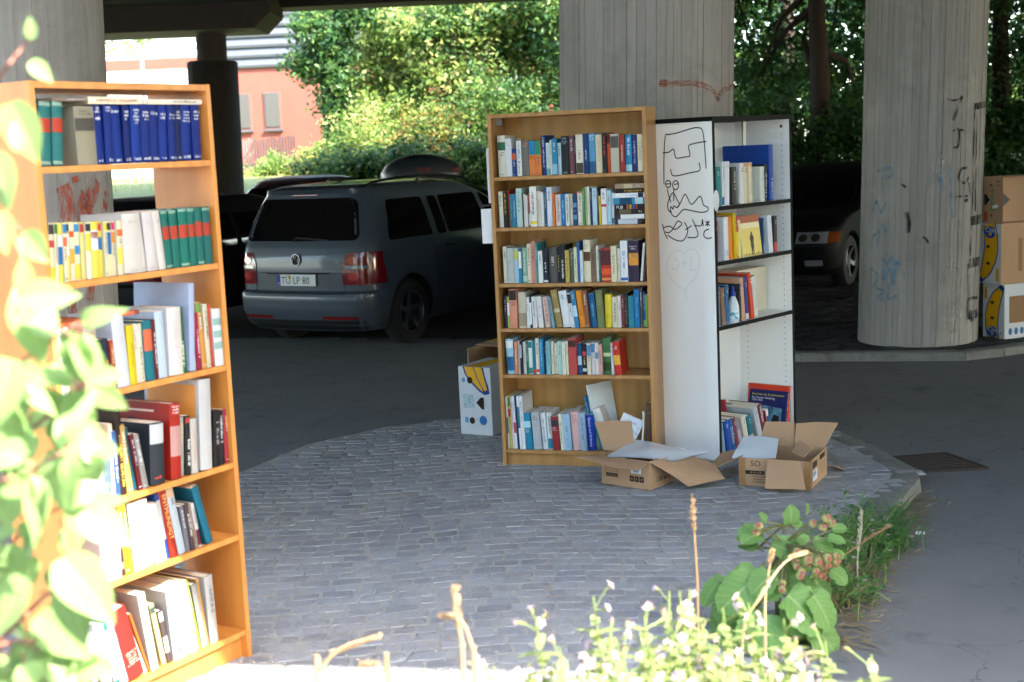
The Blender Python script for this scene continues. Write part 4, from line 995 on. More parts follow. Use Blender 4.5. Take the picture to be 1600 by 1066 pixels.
# folded sheet of clear foil on the first box
FOIL=mat('milky_foil','ccd2d6',.18,.08,5,bump=.1,bscale=9,spec=.6,coat=.4)
b=MB(); q=[Vector(p) for p in ((.44,6.93,.185),(.62,7.12,.20),(1.00,7.02,.145),(.86,6.84,.14),(.64,6.82,.165))]
def foil(name,A,B,C_,D,amp,label,seed,cat='foil',m=FOIL,th=.006):
    n=14; b=MB(); rows=[]
    for i in range(n+1):
        for j in range(n+1):
            p=A.lerp(B,i/n).lerp(D.lerp(C_,i/n),j/n); rows.append(p+Vector((0,0,amp*noise.noise(p*7+Vector((seed,0,0)))+amp*.8*math.sin(PI*i/n)*math.sin(PI*j/n))))
    k=(n+1)**2; fs=[(i*(n+1)+j,(i+1)*(n+1)+j,(i+1)*(n+1)+j+1,i*(n+1)+j+1) for i in range(n) for j in range(n)]
    b.add(rows+[p-Vector((0,0,th)) for p in rows],fs+[tuple(x+k for x in f[::-1]) for f in fs])
    o=b.build(name,m,smooth=180); return tag(o,label,cat)
foil('plastic_sheet',Vector((.46,6.90,.172)),Vector((.80,6.80,.150)),Vector((1.0,6.98,.150)),Vector((.64,7.12,.196)),.012,'milky folded plastic sheet lying across the open box before the oak bookcase',1)
foil('plastic_sheet',Vector((.50,6.96,.162)),Vector((.84,6.86,.138)),Vector((.98,7.0,.135)),Vector((.64,7.10,.18)),.008,'lower white plastic layer beneath the milky sheet on the open box',4)
# second box before the white case
a2=math.atan2(6.631-6.797,1.454-1.127); w2=.367
def pE1(b):
    b.text('SO',(.062,-.001,.104),X,Z_,.042); b.scrawl((.07,-.001,.048),X,Z_,.075,.009,rg); b.scrawl((.07,-.001,.034),X,Z_,.075,.009,rg); b.scrawl((.07,-.001,.02),X,Z_,.075,.009,rg)
def pE7(b): b.quad((.035,-.001,.062),(.135,-.001,.062),(.135,-.001,.082),(.035,-.001,.082))
def pE2(b): b.scrawl((.06,-.0016,.067),X,Z_,.07,.011,rg)
xx=w2+.001
def pE3(b):
    b.quad((xx,.05,.095),(xx,.14,.095),(xx,.14,.128),(xx,.05,.128))
def pE6(b):
    b.quad((xx,.19,.11),(xx,.30,.11),(xx,.30,.135),(xx,.19,.135))
    for i in range(6): b.ribbon([(xx-.0005,.19,.04+i*.01),(xx-.0005,.30,.04+i*.01)],.0013,(1,0,0),.0005)
def pE4(b): b.quad((xx,.05,.03),(xx,.14,.03),(xx,.14,.085),(xx,.05,.085))
def pE5(b):
    for i in range(8): b.quad((xx+.0006,.06+i*.007,.055),(xx+.0006,.0645+i*.007,.055),(xx+.0006,.0645+i*.007,.078),(xx+.0006,.06+i*.007,.078))
    
bE=open_box((1.127,6.797,.006),a2,w2,.345,.145,'brown cardboard box with torn flaps lettered SO, before the white bookcase',
 [[(1.26,6.72,.152),(1.33,6.69,.152),(1.41,6.65,.152),(1.415,6.56,.03),(1.32,6.59,.03),(1.225,6.62,.035)],
  [(1.29,7.10,.15),(1.37,7.06,.15),(1.46,7.01,.152),(1.47,7.06,.265),(1.40,7.09,.27),(1.33,7.13,.262)],
  [(1.455,6.99,.152),(1.52,6.98,.152),(1.60,6.94,.152),(1.69,7.02,.26),(1.58,7.05,.262),(1.475,7.05,.258)],
  [(1.13,6.81,.148),(1.18,6.92,.148),(1.22,7.04,.148),(1.08,7.06,.115),(1.02,6.98,.085),(.985,6.90,.06)]],
 [('box_print',PRT,pE1),('dark_bar',PRT,pE7),('print_reversed','a08060',pE2),('side_print',PRT,pE3),('side_lettering',PRT,pE6),('white_label','d8dde2',pE4),('label_print','5a7aa0',pE5)])
TP=mat('brown_tape','9a724a',.3,.1,12,spec=.6)
for q in (((xx-.0004,.0,.0),(xx-.0004,.045,.0),(xx-.0004,.045,.145),(xx-.0004,.0,.145)),((.0,-.0006,.0),(.035,-.0006,.0),(.035,-.0006,.145),(.0,-.0006,.145)),((w2-.03,-.0006,.0),(w2,-.0006,.0),(w2,-.0006,.145),(w2-.03,-.0006,.145))): MB().quad(*q).build('tape',TP,bE)
b=MB(); b.slab([(1.44,6.70,.158),(1.49,6.76,.185),(1.53,6.86,.17),(1.46,6.9,.2),(1.40,6.82,.16)],.004); tag(b.build('torn_cardboard',CARD),'small torn scrap of cardboard on top of the box lettered SO','cardboard')
foil('foam_sheet',Vector((1.10,6.84,.14)),Vector((1.31,6.76,.145)),Vector((1.37,6.98,.20)),Vector((1.20,7.06,.205)),.010,'white foam sheet spilling over the left edge of the box lettered SO',7,'sheet',mat('white_foam_sheet','d4dade',.5,.05,6,bump=.1),.003)
tag(MB().slab([(1.63,7.02,.03),(1.70,7.05,.0),(1.72,7.0,.01),(1.66,6.97,.04)],.004).build('cardboard_scrap',CARD),'tiny brown cardboard scrap on the cobbles right of the SO box','cardboard')
# things in the bottom bay of the oak case, standing in and behind the first box
G='books in the oak bookcase'
def obook(t,h,dp,x,yaw,tl,pit,c,dec,label,z=ZB[5]+.001,y=.05,cat='book',hard=True):
    M=MBm@Matrix.Translation((x,y,z))@Matrix.Rotation(yaw,4,'Z')@Matrix.Rotation(rad(tl),4,'Y')@Matrix.Rotation(rad(pit),4,'X')
    return make_book(M,t,dp,h,c,dec,label,cat,G,int(x*999),hard)
obook(.012,.30,.19,.515,0,-9,0,'1a6a94','-','tall blue book leaning behind the bookcase box flap, oak bookcase bottom shelf')
o=obook(.008,.36,.2,.530,-.5,-10,0,'d8dcd8','L:7a9a50:.1:.9:.55:.8','white magazine with a green picture leaning in the bottom oak shelf',cat='magazine',hard=False)
obook(.016,.22,.16,.555,0,-14,0,'2a9a9c','h:e8f4f0:.6:.95','short turquoise book leaning in the bottom oak shelf')
obook(.045,.235,.17,.58,0,-17,0,'d8d4cc','b:dcd8d0:.1:.9,L:6a7078:.0:.99:.01:.99','thick grey covered book leaning at the middle of the bottom oak shelf')
obook(.036,.27,.2,.812,0,2,0,'5a4236','h:8a7a68:.78:.84','tall dark brown folder standing against the right end of the bottom oak shelf',y=.02)
MB_p=MBm@Matrix.Translation((.615,-.01,.13))@Matrix.Rotation(rad(24),4,'Y')@Matrix.Rotation(rad(-12),4,'X')
b=MB(); n=6; vs=[(.12*i/n,.02*math.sin(2.2*i/n),.2*j/n) for j in range(n+1) for i in range(n+1)]
b.add(vs,[(j*(n+1)+i,j*(n+1)+i+1,(j+1)*(n+1)+i+1,(j+1)*(n+1)+i) for j in range(n) for i in range(n)])
tag(b.build('patterned_page',mat('patterned_paper','dfe4e8',.6,.1,40,col2='b0b8c8',thr=(.5,.62)),smooth=180,M=MB_p),'white patterned page standing in the open box by the oak bookcase','paper')
b=MB(); b.tube([MBm@Vector(p) for p in ((.79,.03,.12),(.80,.03,.22),(.805,.03,.30),(.80,.03,.315))],.006,6); tag(b.build('rolled_edge',mat('rolled_paper','e0ded8',.6,.05,10)),'thin white rolled sheet standing beside the brown folder, oak bookcase','paper')
# ------------------------------------------------------------------ fruit boxes
YEL='e0a810'; BLU='143a80'; WCARD=mat('white_carton','c6c9cc',.6,.06,8,bump=.05)
def crescent(b,O,U,V,pts,off,n):      # banana outline from a spine curve with widths, flat print
    O=Vector(O);U=Vector(U);V=Vector(V);n=Vector(n); L=[];Rr=[]
    m=len(pts)
    for i in range(m):
        u,v,w=pts[i]; a=pts[min(i+1,m-1)]; c=pts[max(i-1,0)]; tx,ty=a[0]-c[0],a[1]-c[1]; l=math.hypot(tx,ty); nx,ny=-ty/l,tx/l
        L.append(O+U*(u+nx*w)+V*(v+ny*w)+n*off); Rr.append(O+U*(u-nx*w)+V*(v-ny*w)+n*off)
    vs=L+Rr; b.add(vs,[(i,i+1,i+1+m,i+m) for i in range(m-1)])
def disc(b,O,U,V,n,cu,cv,ru,rv,off,k=18):
    O=Vector(O);U=Vector(U);V=Vector(V);n=Vector(n)
    b.add([O+U*(cu+ru*math.cos(2*PI*i/k))+V*(cv+rv*math.sin(2*PI*i/k))+n*off for i in range(k)],[tuple(range(k))])
def holecarton(root,w,d,h,m,m2,holes,th=.006):
    b=MB(); b.box(0,w,0,d,0,h); b.build('carton',m,root,bevel=.003)
def banana_box(loc,a,w,d,h,label,flip,side):
    root=empty('banana_box',loc,a,label,'box',None)
    MB().box(0,w,0,d,0,h).build('carton',WCARD,root,bevel=.003)
    O=(0,0,0);U=(1,0,0);V=(0,0,1);N=(0,-1,0)
    def P(u,v,wd): return (u*w,(v if not flip else 1-v)*h,wd*w)
    sp=[P(.93,1.0,.04),P(.86,.93,.09),P(.62,.78,.16),P(.42,.6,.2),P(.31,.4,.21),P(.30,.2,.2),P(.36,.02,.17)]
    sp=[P(*q) for q in ((.92,.97,.05),(.84,.9,.10),(.66,.78,.19),(.5,.6,.25),(.42,.42,.27),(.42,.22,.26),(.5,.004,.22))]
    if flip: sp=[(w-u,v,wd) for u,v,wd in sp]; sp=[(u,max(.002,min(h-.002,v)),wd) for u,v,wd in sp]
    b=MB(); crescent(b,O,U,V,[(u,v,wd+.012) for u,v,wd in sp],.001,N); b.build('banana_outline',TINT,root,BLU)
    b=MB(); crescent(b,O,U,V,sp[1:],.002,N); b.build('banana_print',TINT,root,YEL)
    b=MB(); crescent(b,O,U,V,sp[:2],.0022,N); b.build('banana_tip',TINT,root,BLU)
    cv=.13*h if not flip else .86*h; cu=.46*w if not flip else .55*w
    b=MB(); disc(b,O,U,V,N,cu,cv,.24*w,.085*h*1.2,.003); s=b.build('fruit_sticker',TINT,root,'1a4a9a')
    q=MB(); q.text('Chiquita',(cu-.19*w,-.0038,cv+.0),X,Z_,.062*w/.24*.85); q.build('sticker_lettering',TINT,s,'d8dce8')
    q=MB(); disc(q,O,U,V,N,cu,cv-.028*h*1.2,.07*w,.03*h,.0036,8); q.build('sticker_emblem',TINT,s,'c8a020')
    b=MB()
    for vv in (.38,.66): b=MB(); disc(b,O,U,V,N,.45*w,(vv if not flip else 1-vv)*h,.09*w,.028*h,.003,14); b.build('vent_hole',DARK,root)
    b=MB(); uu=.78*w if flip else .08*w; v0=.05*h if flip else .72*h; b.quad((uu,-.002,v0),(uu+.14*w,-.002,v0),(uu+.14*w,-.002,v0+.22*h),(uu,-.002,v0+.22*h)); t=b.build('side_tag',TINT,root,YEL)
    MB().scrawl((uu+.1*w,-.0026,v0+.02*h),(0,0,1),(-1,0,0),.18*h,.014,rg).build('tag_lettering',TINT,t,BLU)
    b=MB(); disc(b,O,U,V,N,(.86 if not flip else .14)*w,(.12 if not flip else .9)*h,.05*w,.022*h,.002,12); b.build('recycling_mark',TINT,root,'7a94a8')
    if side:   # right face
        b=MB(); b.box(w,w+.0016,.05,d-.02,.3*h,.78*h); b.build('side_window',mat('cardboard_inside','8f6c4a'),root)
        for i in range(4): b=MB(); disc(b,(w,0,0),(0,1,0),(0,0,1),(1,0,0),.06+i*.06,.15*h,.02,.03,.002,12); b.build('round_mark',TINT,root,'3a6a98')
    else:
        b=MB(); b.box(w,w+.0016,.0,d,0,h); b.build('brown_side',CARD,root)
        b=MB(); b.box(w+.0016,w+.003,.18,.22,.2*h,.75*h); b.build('hand_hole',CARDI,root)
    return root
ua=math.atan2(-.925,.38)
banana_box((3.905,11.19,.04),ua,.25,.40,.455,'white banana box with a wide yellow banana print, lowest of the stack',False,True)
banana_box((3.865,11.19,.497),ua,.262,.38,.49,'banana box with brown side and yellow banana print, middle of the stack',True,False)
root=empty('fruit_box',(3.87,11.18,.989),ua,'open brown fruit box with green lettering, topmost of the stack','box')
b=MB(); w,d,h,th=.27,.4,.375,.006
b.box(0,w,0,th,0,h)
b.box(0,w,d-th,d,0,h); b.box(0,w,th,d-th,0,th); b.box(0,w,th,d-th,h-th,h); b.box(0,th,th,d-th,th,h-th); b.box(w-.1,w-.094,th,d-th,th,h-th)
b.build('carton',CARD,root,bevel=.002)
MB().poly([(.06,-.001,.15),(.06,-.001,.235),(.08,-.001,.235),(.125,-.001,.1925),(.08,-.001,.15)]).build('hand_hole',DARK,root)
MB().poly([(w+.001,.0,.14),(w+.001,.0,.245),(w+.001,.075,.1925)]).build('hand_hole',DARK,root)
for cu,cv in ((.14,.31),(.14,.065)):
    b=MB(); disc(b,(0,0,0),X,Z_,(0,-1,0),cu,cv,.014,.012,.001,10); b.build('vent_hole',mat('hole_rim_brown','6a3a20'),root)
MB().text('pinos',(.17,-.001,.10),(0,0,1),(-1,0,0),.085).build('green_lettering',TINT,root,'2a7a5a')
b=MB(); b.quad((.06,-.001,.015),(.095,-.001,.015),(.095,-.001,.095),(.06,-.001,.095)); b.build('orange_patch',TINT,root,'b8552a')
b=MB(); b.quad((.155,-.0016,.12),(.215,-.0016,.13),(.215,-.0016,.155),(.155,-.0016,.145)); b.build('white_sticker',TINT,root,'dfe4e8')
b=MB()
for q in range(3):
    z0=.06+q*.095
    for p,r in (((.008,z0),(.05,z0)),((.05,z0),(.05,z0+.085)),((.05,z0+.085),(.008,z0+.085)),((.008,z0+.085),(.008,z0))): b.ribbon([(p[0],-.0006,p[1]),(r[0],-.0006,r[1])],.002,(0,-1,0),.0004)
b.scrawl((.20,-.001,.33),X,Z_,.05,.02,rg); b.scrawl((.20,-.001,.30),X,Z_,.05,.02,rg)
b.build('small_print',TINT,root,'4a3626')
tag(MB().box(0,.02,.0,.45,0,.9,Matrix.Translation((4.35,11.35,.05))@Matrix.Rotation(.5,4,'Z')).build('blue_bag',mat('blue_sheet','14203c',.5,.3,9)),'dark blue plastic sheet hanging behind the banana boxes','sheet')
# the box on its end beside the oak case
ub=math.atan2(8.263-8.384,-.138+.339)
root=empty('banana_box',(-.345,8.40,.006),ub,'white banana box on its end at the left foot of the oak bookcase','box')
w,d,h=.235,.36,.43
MB().box(0,w,0,d,0,h).build('carton',WCARD,root,bevel=.004)
b=MB(); O=(0,0,0); N=(0,-1,0)
sp=[(.05,h-.001,.045),(.09,h-.06,.05),(.15,h-.125,.045),(.195,h-.17,.02)]
q1=[(.055,-.001,h-.001),(.19,-.001,h-.001)]
def fan(b,pts,off): b.poly([(x,-off,z) for x,z in pts])
fan(b,[(.035,h-.001),(.05,h-.05),(.09,h-.10),(.145,h-.15),(.19,h-.175),(.225,h-.165),(.218,h-.12),(.20,h-.07),(.185,h-.001)],.001); b.build('banana_outline',TINT,root,BLU)
b=MB(); fan(b,[(.048,h-.002),(.062,h-.05),(.10,h-.093),(.15,h-.137),(.18,h-.155),(.165,h-.12),(.135,h-.07),(.112,h-.002)],.002); fan(b,[(.12,h-.002),(.143,h-.07),(.175,h-.125),(.192,h-.15),(.208,h-.14),(.19,h-.07),(.172,h-.002)],.002)
b.quad((.05,.0,h+.001),(.17,.0,h+.001),(.19,d*.95,h+.001),(.09,d*.95,h+.001)); b.build('banana_print',TINT,root,YEL)
HB=mat('hole_brown','241812',.9,.2,20)
for uu,vv in ((.085,h-.085),(.09,.09)):
    b=MB(); disc(b,O,X,Z_,N,uu,vv,.02,.022,.003,12); b.build('vent_hole',HB,root)
b=MB()
b.poly([(.125,-.003,.205),(.165,-.003,.165),(.18,-.003,.165),(.182,-.003,.24),(.16,-.003,.24)]); b.build('hand_hole',mat('hole_brown','241812',.9,.2,20),root)
b=MB(); b.quad((.03,-.001,.17),(.11,-.001,.17),(.11,-.001,.255),(.03,-.001,.255)); b.build('printed_block',mat('faint_blue_print','b8c4cc',.6,.1,60,col2='8fa8b4',thr=(.45,.55)),root)
b=MB(); disc(b,O,X,Z_,N,.17,.095,.028,.03,.002,14); b.build('fruit_sticker',TINT,root,'2a6aa8')
b=MB(); b.quad((.035,-.001,.075),(.062,-.001,.075),(.062,-.001,.11),(.035,-.001,.11)); disc(b,O,X,Z_,N,.038,h-.085,.014,.016,.002,12); b.build('small_mark',TINT,root,'5a9cc0')
root=empty('fruit_box',(-.30,8.95,.006),ub-.05,'brown open fruit box behind the white banana box beside the oak bookcase','box')
b=MB(); w,d,h=.32,.4,.46
b.box(0,w,0,.006,0,h-.12); b.box(0,.006,0,d,0,h); b.box(w-.006,w,0,d,0,h); b.box(0,w,d-.006,d,0,h); b.box(.006,w-.006,.006,d-.006,.02,.03); b.build('carton',CARD,root)
b=MB(); b.slab([(.0,.1,h+.01),(w,.1,h+.0),(w,d,h+.03),(.0,d,h+.02)],.004); b.build('lid_flap',CARD,root)
b=MB(); b.slab([(.03,.2,h+.018),(.2,.2,h+.014),(.2,d,h+.028),(.03,d,h+.026)],.003); b.build('yellow_print',TINT,root,'c8a82a')

# ------------------------------------------------------------------ cars
class CarShape:
    def __init__(s,sl,bow_r=.06,bow_f=.16): s.sl=sl; s.br=bow_r; s.bf=bow_f
    def at(s,z):
        S=s.sl
        if z<=S[0][0]: return S[0][1:]
        for a,b in zip(S,S[1:]):
            if z<=b[0]:
                t=(z-a[0])/(b[0]-a[0]); return tuple(p+(q-p)*t for p,q in zip(a[1:],b[1:]))
        return S[-1][1:]
    # slice: x_rear,x_front,half width,corner radius
    def rx(s,y,z,off=.004):
        xr,xf,w,r=s.at(z); ay=min(abs(y),w); x=xr+s.br*(ay/w)**2
        if ay>w-r: x=xr+s.br+r-math.sqrt(max(0,r*r-(ay-(w-r))**2))-(s.br*(1-((w-r)/w)**2))*max(0,1-(ay-(w-r))/r)
        return Vector((x-off,y,z))
    def fx(s,y,z,off=.004):
        xr,xf,w,r=s.at(z); ay=min(abs(y),w); x=xf-s.bf*(ay/w)**2
        if ay>w-r: x=xf-s.bf-r+math.sqrt(max(0,r*r-(ay-(w-r))**2))+(s.bf*(1-((w-r)/w)**2))*max(0,1-(ay-(w-r))/r)
        return Vector((x+off,y,z))
    def sy(s,x,z,sg,off=.004):
        xr,xf,w,r=s.at(z); a=xr+s.br; y=w
        if x<a+r: y=w-r+math.sqrt(max(0,r*r-(a+r-x)**2))
        c=xf-s.bf
        if x>c-r: y=w-r+math.sqrt(max(0,r*r-(x-(c-r))**2))
        return Vector((x,sg*(y+off),z))
    def ring(s,z):
        xr,xf,w,r=s.at(z); P=[]
        ys=[w-r-(2*(w-r))*i/14 for i in range(15)]; P+=[s.rx(y,z,0) for y in ys]
        for i in range(1,6):
            a=PI/2*i/6; P.append(s.rx(-(w-r+r*math.sin(a)),z,0))
        x0=xr+s.br+r; x1=xf-s.bf-r
        P+=[Vector((x0+(x1-x0)*i/30,-w,z)) for i in range(31)]
        for i in range(5,0,-1):
            a=PI/2*i/6; P.append(s.fx(-(w-r+r*math.sin(a)),z,0))
        P+=[s.fx(-y,z,0) for y in ys]
        for i in range(1,6):
            a=PI/2*i/6; P.append(s.fx((w-r+r*math.sin(a)),z,0))
        P+=[Vector((x1+(x0-x1)*i/30,w,z)) for i in range(31)]
        for i in range(5,0,-1):
            a=PI/2*i/6; P.append(s.rx((w-r+r*math.sin(a)),z,0))
        return P
    def mesh(s,zs):
        b=MB(); rings=[s.ring(z) for z in zs]; n=len(rings[0])
        b.add([p for r_ in rings for p in r_],[(i*n+j,i*n+(j+1)%n,(i+1)*n+(j+1)%n,(i+1)*n+j)[::-1] for i in range(len(rings)-1) for j in range(n)]+[tuple(range(n)),tuple(range(len(rings)*n-1,(len(rings)-1)*n-1,-1))])
        return b
    def patch(s,fn,zs,lo,hi,n=14,sgn=1):
        b=MB(); vs=[]
        for z in zs:
            a,c=lo(z),hi(z)
            for i in range(n+1): vs.append(fn(a+(c-a)*i/n,z))
        b.add(vs,[(j*(n+1)+i,j*(n+1)+i+1,(j+1)*(n+1)+i+1,(j+1)*(n+1)+i) for j in range(len(zs)-1) for i in range(n)]); return b
def wheel(root,x,sg,w,rr,tw,spokes=5,parent_label=None):
    M=Matrix.Translation((x,sg*(w-tw/2-.012),rr))@Matrix.Rotation(-sg*PI/2,4,'X')
    b=MB(); k=tw/2; b.lathe([(rr*.64,-k*.9),(rr*.8,-k),(rr*.95,-k*.82),(rr,-k*.5),(rr,k*.5),(rr*.95,k*.82),(rr*.8,k),(rr*.64,k*.9),(rr*.6,k*.5)],36,M,cap=False)
    t=b.build('wheel',RUBBER,root,smooth=40)
    b=MB(); b.lathe([(rr*.66,k*.86),(rr*.6,k*.9),(rr*.57,k*.4),(rr*.2,k*.25),(.0001,k*.25)],30,M,cap=False); b.build('rim_well',DARK,t,smooth=40)
    b=MB()
    for i in range(spokes):
        a=2*PI*i/spokes+.3; c,s_=math.cos(a),math.sin(a)
        pts=[]
        for r0,hw,zz in ((rr*.12,rr*.11,k*.6),(rr*.38,rr*.07,k*.7),(rr*.63,rr*.11,k*.86)): pts.append((r0,hw,zz))
        vs=[]
        for r0,hw,zz in pts:
            for h_ in (-hw,hw): vs.append(M@Vector((c*r0-s_*h_,s_*r0+c*h_,zz))); vs.append(M@Vector((c*r0-s_*h_*.8,s_*r0+c*h_*.8,zz-.03)))
        b.add(vs,[(0,2,6,4),(4,6,10,8),(0,4,5,1),(4,8,9,5),(2,3,7,6),(6,7,11,10)])
    b.lathe([(.0001,k*.66),(rr*.16,k*.62),(rr*.18,k*.4)],16,M,cap=False)
    q=[]
    b.lathe([(rr*.66,k*.87),(rr*.62,k*.93),(rr*.59,k*.8)],36,M,cap=False)
    b.build('rim',ALLOY,t,smooth=40)
    return t
def carbody(shape,zs,root,color,axles,rr,w,name='body'):
    b=shape.mesh(zs); pm=mat('dull_black_paint','ffffff',.6,.05,5,obj=True,spec=.15) if color[0] in '01' else PAINT; o=b.build('tmp',[pm,DARK],None)
    mods=[]; cut=[]
    for x in axles:
        for sg in (-1,1):
            c=MB(); c.lathe([(rr*1.17,-.16),(rr*1.17,.3)],36,Matrix.Translation((x,sg*(w-.03),rr*1.0))@Matrix.Rotation(-sg*PI/2,4,'X')); c.m=[1]*len(c.f)
            q=c.build('cut',[PAINT,DARK]); cut.append(q); m=o.modifiers.new('b','BOOLEAN'); m.object=q; m.operation='DIFFERENCE'; m.solver='EXACT'
    dg=bpy.context.evaluated_depsgraph_get(); dg.update(); me=bpy.data.meshes.new_from_object(o.evaluated_get(dg)); me.name=name
    for q in cut+[o]: bpy.data.objects.remove(q)
    me.polygons.foreach_set('use_smooth',[True]*len(me.polygons)); me.set_sharp_from_angle(angle=rad(32))
    ob=bpy.data.objects.new(name,me); COL.objects.link(ob); ob.parent=root; tint(ob,color); return ob
VAN=[(.20,-.70,3.42,.80,.16),(.27,-.78,3.50,.85,.16),(.40,-.825,3.56,.885,.17),(.54,-.835,3.57,.897,.18),(.575,-.825,3.57,.897,.18),(.60,-.77,3.55,.895,.17),(.80,-.775,3.50,.895,.18),(.93,-.765,3.36,.888,.18),(1.02,-.745,3.1,.88,.18),(1.08,-.725,2.62,.868,.18),(1.28,-.655,2.22,.812,.18),(1.44,-.59,1.85,.755,.2),(1.53,-.565,1.62,.71,.22),(1.575,-.60,1.50,.66,.22),(1.605,-.50,1.30,.58,.22),(1.625,-.30,1.05,.45,.22),(1.637,-.05,.8,.3,.2)]
HATCH=[(.18,-.62,3.15,.76,.15),(.26,-.70,3.26,.82,.16),(.42,-.74,3.32,.85,.17),(.54,-.735,3.33,.86,.18),(.58,-.70,3.30,.86,.18),(.75,-.68,3.18,.858,.2),(.86,-.64,2.9,.85,.2),(.94,-.60,2.2,.84,.2),(1.1,-.48,1.85,.78,.22),(1.28,-.30,1.45,.70,.24),(1.38,-.18,1.2,.64,.26),(1.43,-.02,1.0,.56,.26),(1.46,.2,.75,.4,.2)]
def zrange(a,b,n): return [a+(b-a)*i/n for i in range(n+1)]
def rounded(lo,hi,z0,z1,r):      # shrink the ends of a window outline at its top and bottom
    def k(z):
        d=min(z-z0,z1-z)
        return r-math.sqrt(max(0,r*r-(r-d)**2)) if d<r else 0
    return (lambda z:lo(z)+k(z)),(lambda z:hi(z)-k(z))
def wz(z0,z1,n=12): # denser near the ends
    return [z0+(z1-z0)*(.5-.5*math.cos(PI*i/n)) for i in range(n+1)]
def make_car(name,loc,heading,color,label,cat,spec,shape_sl,wb,rr,w,rear=True,front=True,van=False,logo=False,plate=None,rails=False,group='parked cars under the bridge'):
    root=empty(name,loc,heading,label,cat,group); root.scale=(.935,.935,.935)
    S=CarShape(shape_sl,.07 if van else .1,.18); zs=[a[0] for a in shape_sl]
    fine=[]
    for a,b in zip(zs,zs[1:]): fine+= [a+(b-a)*i/3 for i in range(3)]
    fine.append(zs[-1])
    body=carbody(S,fine,root,color,(0,wb),rr,w)
    if van:
        zg0,zg1=1.075,1.475; rw=(1.085,1.49,.80); side_z=(1.06,1.45); belt=1.08
    else:
        zg0,zg1=.93,1.30; rw=(.95,1.30,.70); side_z=(.93,1.30); belt=.94
    wd=lambda z:S.at(z)[2]
    lo,hi=rounded(lambda z:-(wd(z)-.10),lambda z:wd(z)-.10,rw[0],rw[1],.07)
    S.patch(lambda y,z:S.rx(y,z,.006),wz(rw[0],rw[1]),lo,hi).build('rear_window',GLASS,root,smooth=180)
    lo,hi=rounded(lambda z:-(wd(z)-.08),lambda z:wd(z)-.08,rw[0]+.02,rw[1]-.02,.05)
    S.patch(lambda y,z:S.fx(y,z,.006),wz(rw[0]+.02,rw[1]-.02),lo,hi).build('windscreen',GLASS,root,smooth=180)
    if van: wins=[(lambda z:-.33+.32*(z-1.06)*1.0,lambda z:.44-.10*(z-1.06)),(lambda z:.54-.1*(z-1.06),lambda z:.70-.1*(z-1.06)),(lambda z:.74-.1*(z-1.06),lambda z:1.50-.25*(z-1.06)),(lambda z:1.58-.25*(z-1.06),lambda z:2.30-1.5*(z-1.06))]
    else: wins=[(lambda z:-.05+.75*(z-.93),lambda z:.72-.1*(z-.93)),(lambda z:.80-.1*(z-.93),lambda z:1.72-1.25*(z-.93))]
    for sg in (-1,1):
        for l_,h_ in wins:
            lo,hi=rounded(l_,h_,side_z[0],side_z[1],.035)
            S.patch(lambda x,z:S.sy(x,z,sg,.006),wz(*side_z),lo,hi,6).build('side_window',GLASS,root,smooth=180)
    for x in (0,wb):
        for sg in (-1,1): wheel(root,x,sg,w,rr,.205)
    # tail lights wrap round the rear corners
    tz=(.66,.97) if van else (.62,.84)
    for sg in (-1,1):
        b=MB(); n=12; vs=[]
        for z in zrange(tz[0],tz[1],6):
            W_=wd(z); r=S.at(z)[3]
            u0=.60 if van else .56
            if van: u0=.585+.05*smooth(tz[0]+.2,tz[1],z)
            for i in range(n+1):
                t=i/n
                if t<.6: y=u0+(W_-.02-u0)*(t/.6); p=S.rx(sg*y,z,.009)
                else:
                    xs_=S.rx(sg*(W_-.02),z,0).x; p=S.sy(xs_+.02+(.19-.02-.06*smooth(.66,.97,z))*((t-.6)/.4),z,sg,.009)
                vs.append(p)
        b.add(vs,[(j*(n+1)+i,j*(n+1)+i+1,(j+1)*(n+1)+i+1,(j+1)*(n+1)+i) for j in range(6) for i in range(n)])
        tl=b.build('tail_light',REDL,root,smooth=180)
        if van:
            b=MB(); vs=[]
            for z in (.815,.845):
                for i in range(9): vs.append(S.rx(sg*(.62+.235*i/8),z,.013))
            b.add(vs,[(i,i+1,i+10,i+9) for i in range(8)]); b.build('reversing_light',CLRL,tl,smooth=180)
            for zc in (.895,.74):
                b=MB(); k=14; b.add([S.rx(sg*(.71+.06*math.cos(2*PI*i/k)),zc+.04*math.sin(2*PI*i/k),.0135) for i in range(k)],[tuple(range(k))])
                b.build('lamp_bulb',mat('bright_red_lens','d84a38',.1,.5,60,spec=.8,coat=.5,col2='70100c'),tl)
    # lower trim, reflectors, joints
    zt=(.225,.33); 
    S.patch(lambda y,z:S.rx(y,z,.005),zrange(.21,.315,3),lambda z:-(wd(z)-.05),lambda z:wd(z)-.05,20).build('bumper_trim',DARK,root,smooth=180)
    for sg in (-1,1): S.patch(lambda y,z:S.rx(sg*y,z,.011),zrange(.325,.355,2),lambda z:.34,lambda z:.76,8).build('reflector',REDL,root,smooth=180)
    def seam(pts,wd_=.006,nm='panel_gap'):
        b=MB(); b.tube(pts,wd_/2,4); b.build(nm,DARK,root)
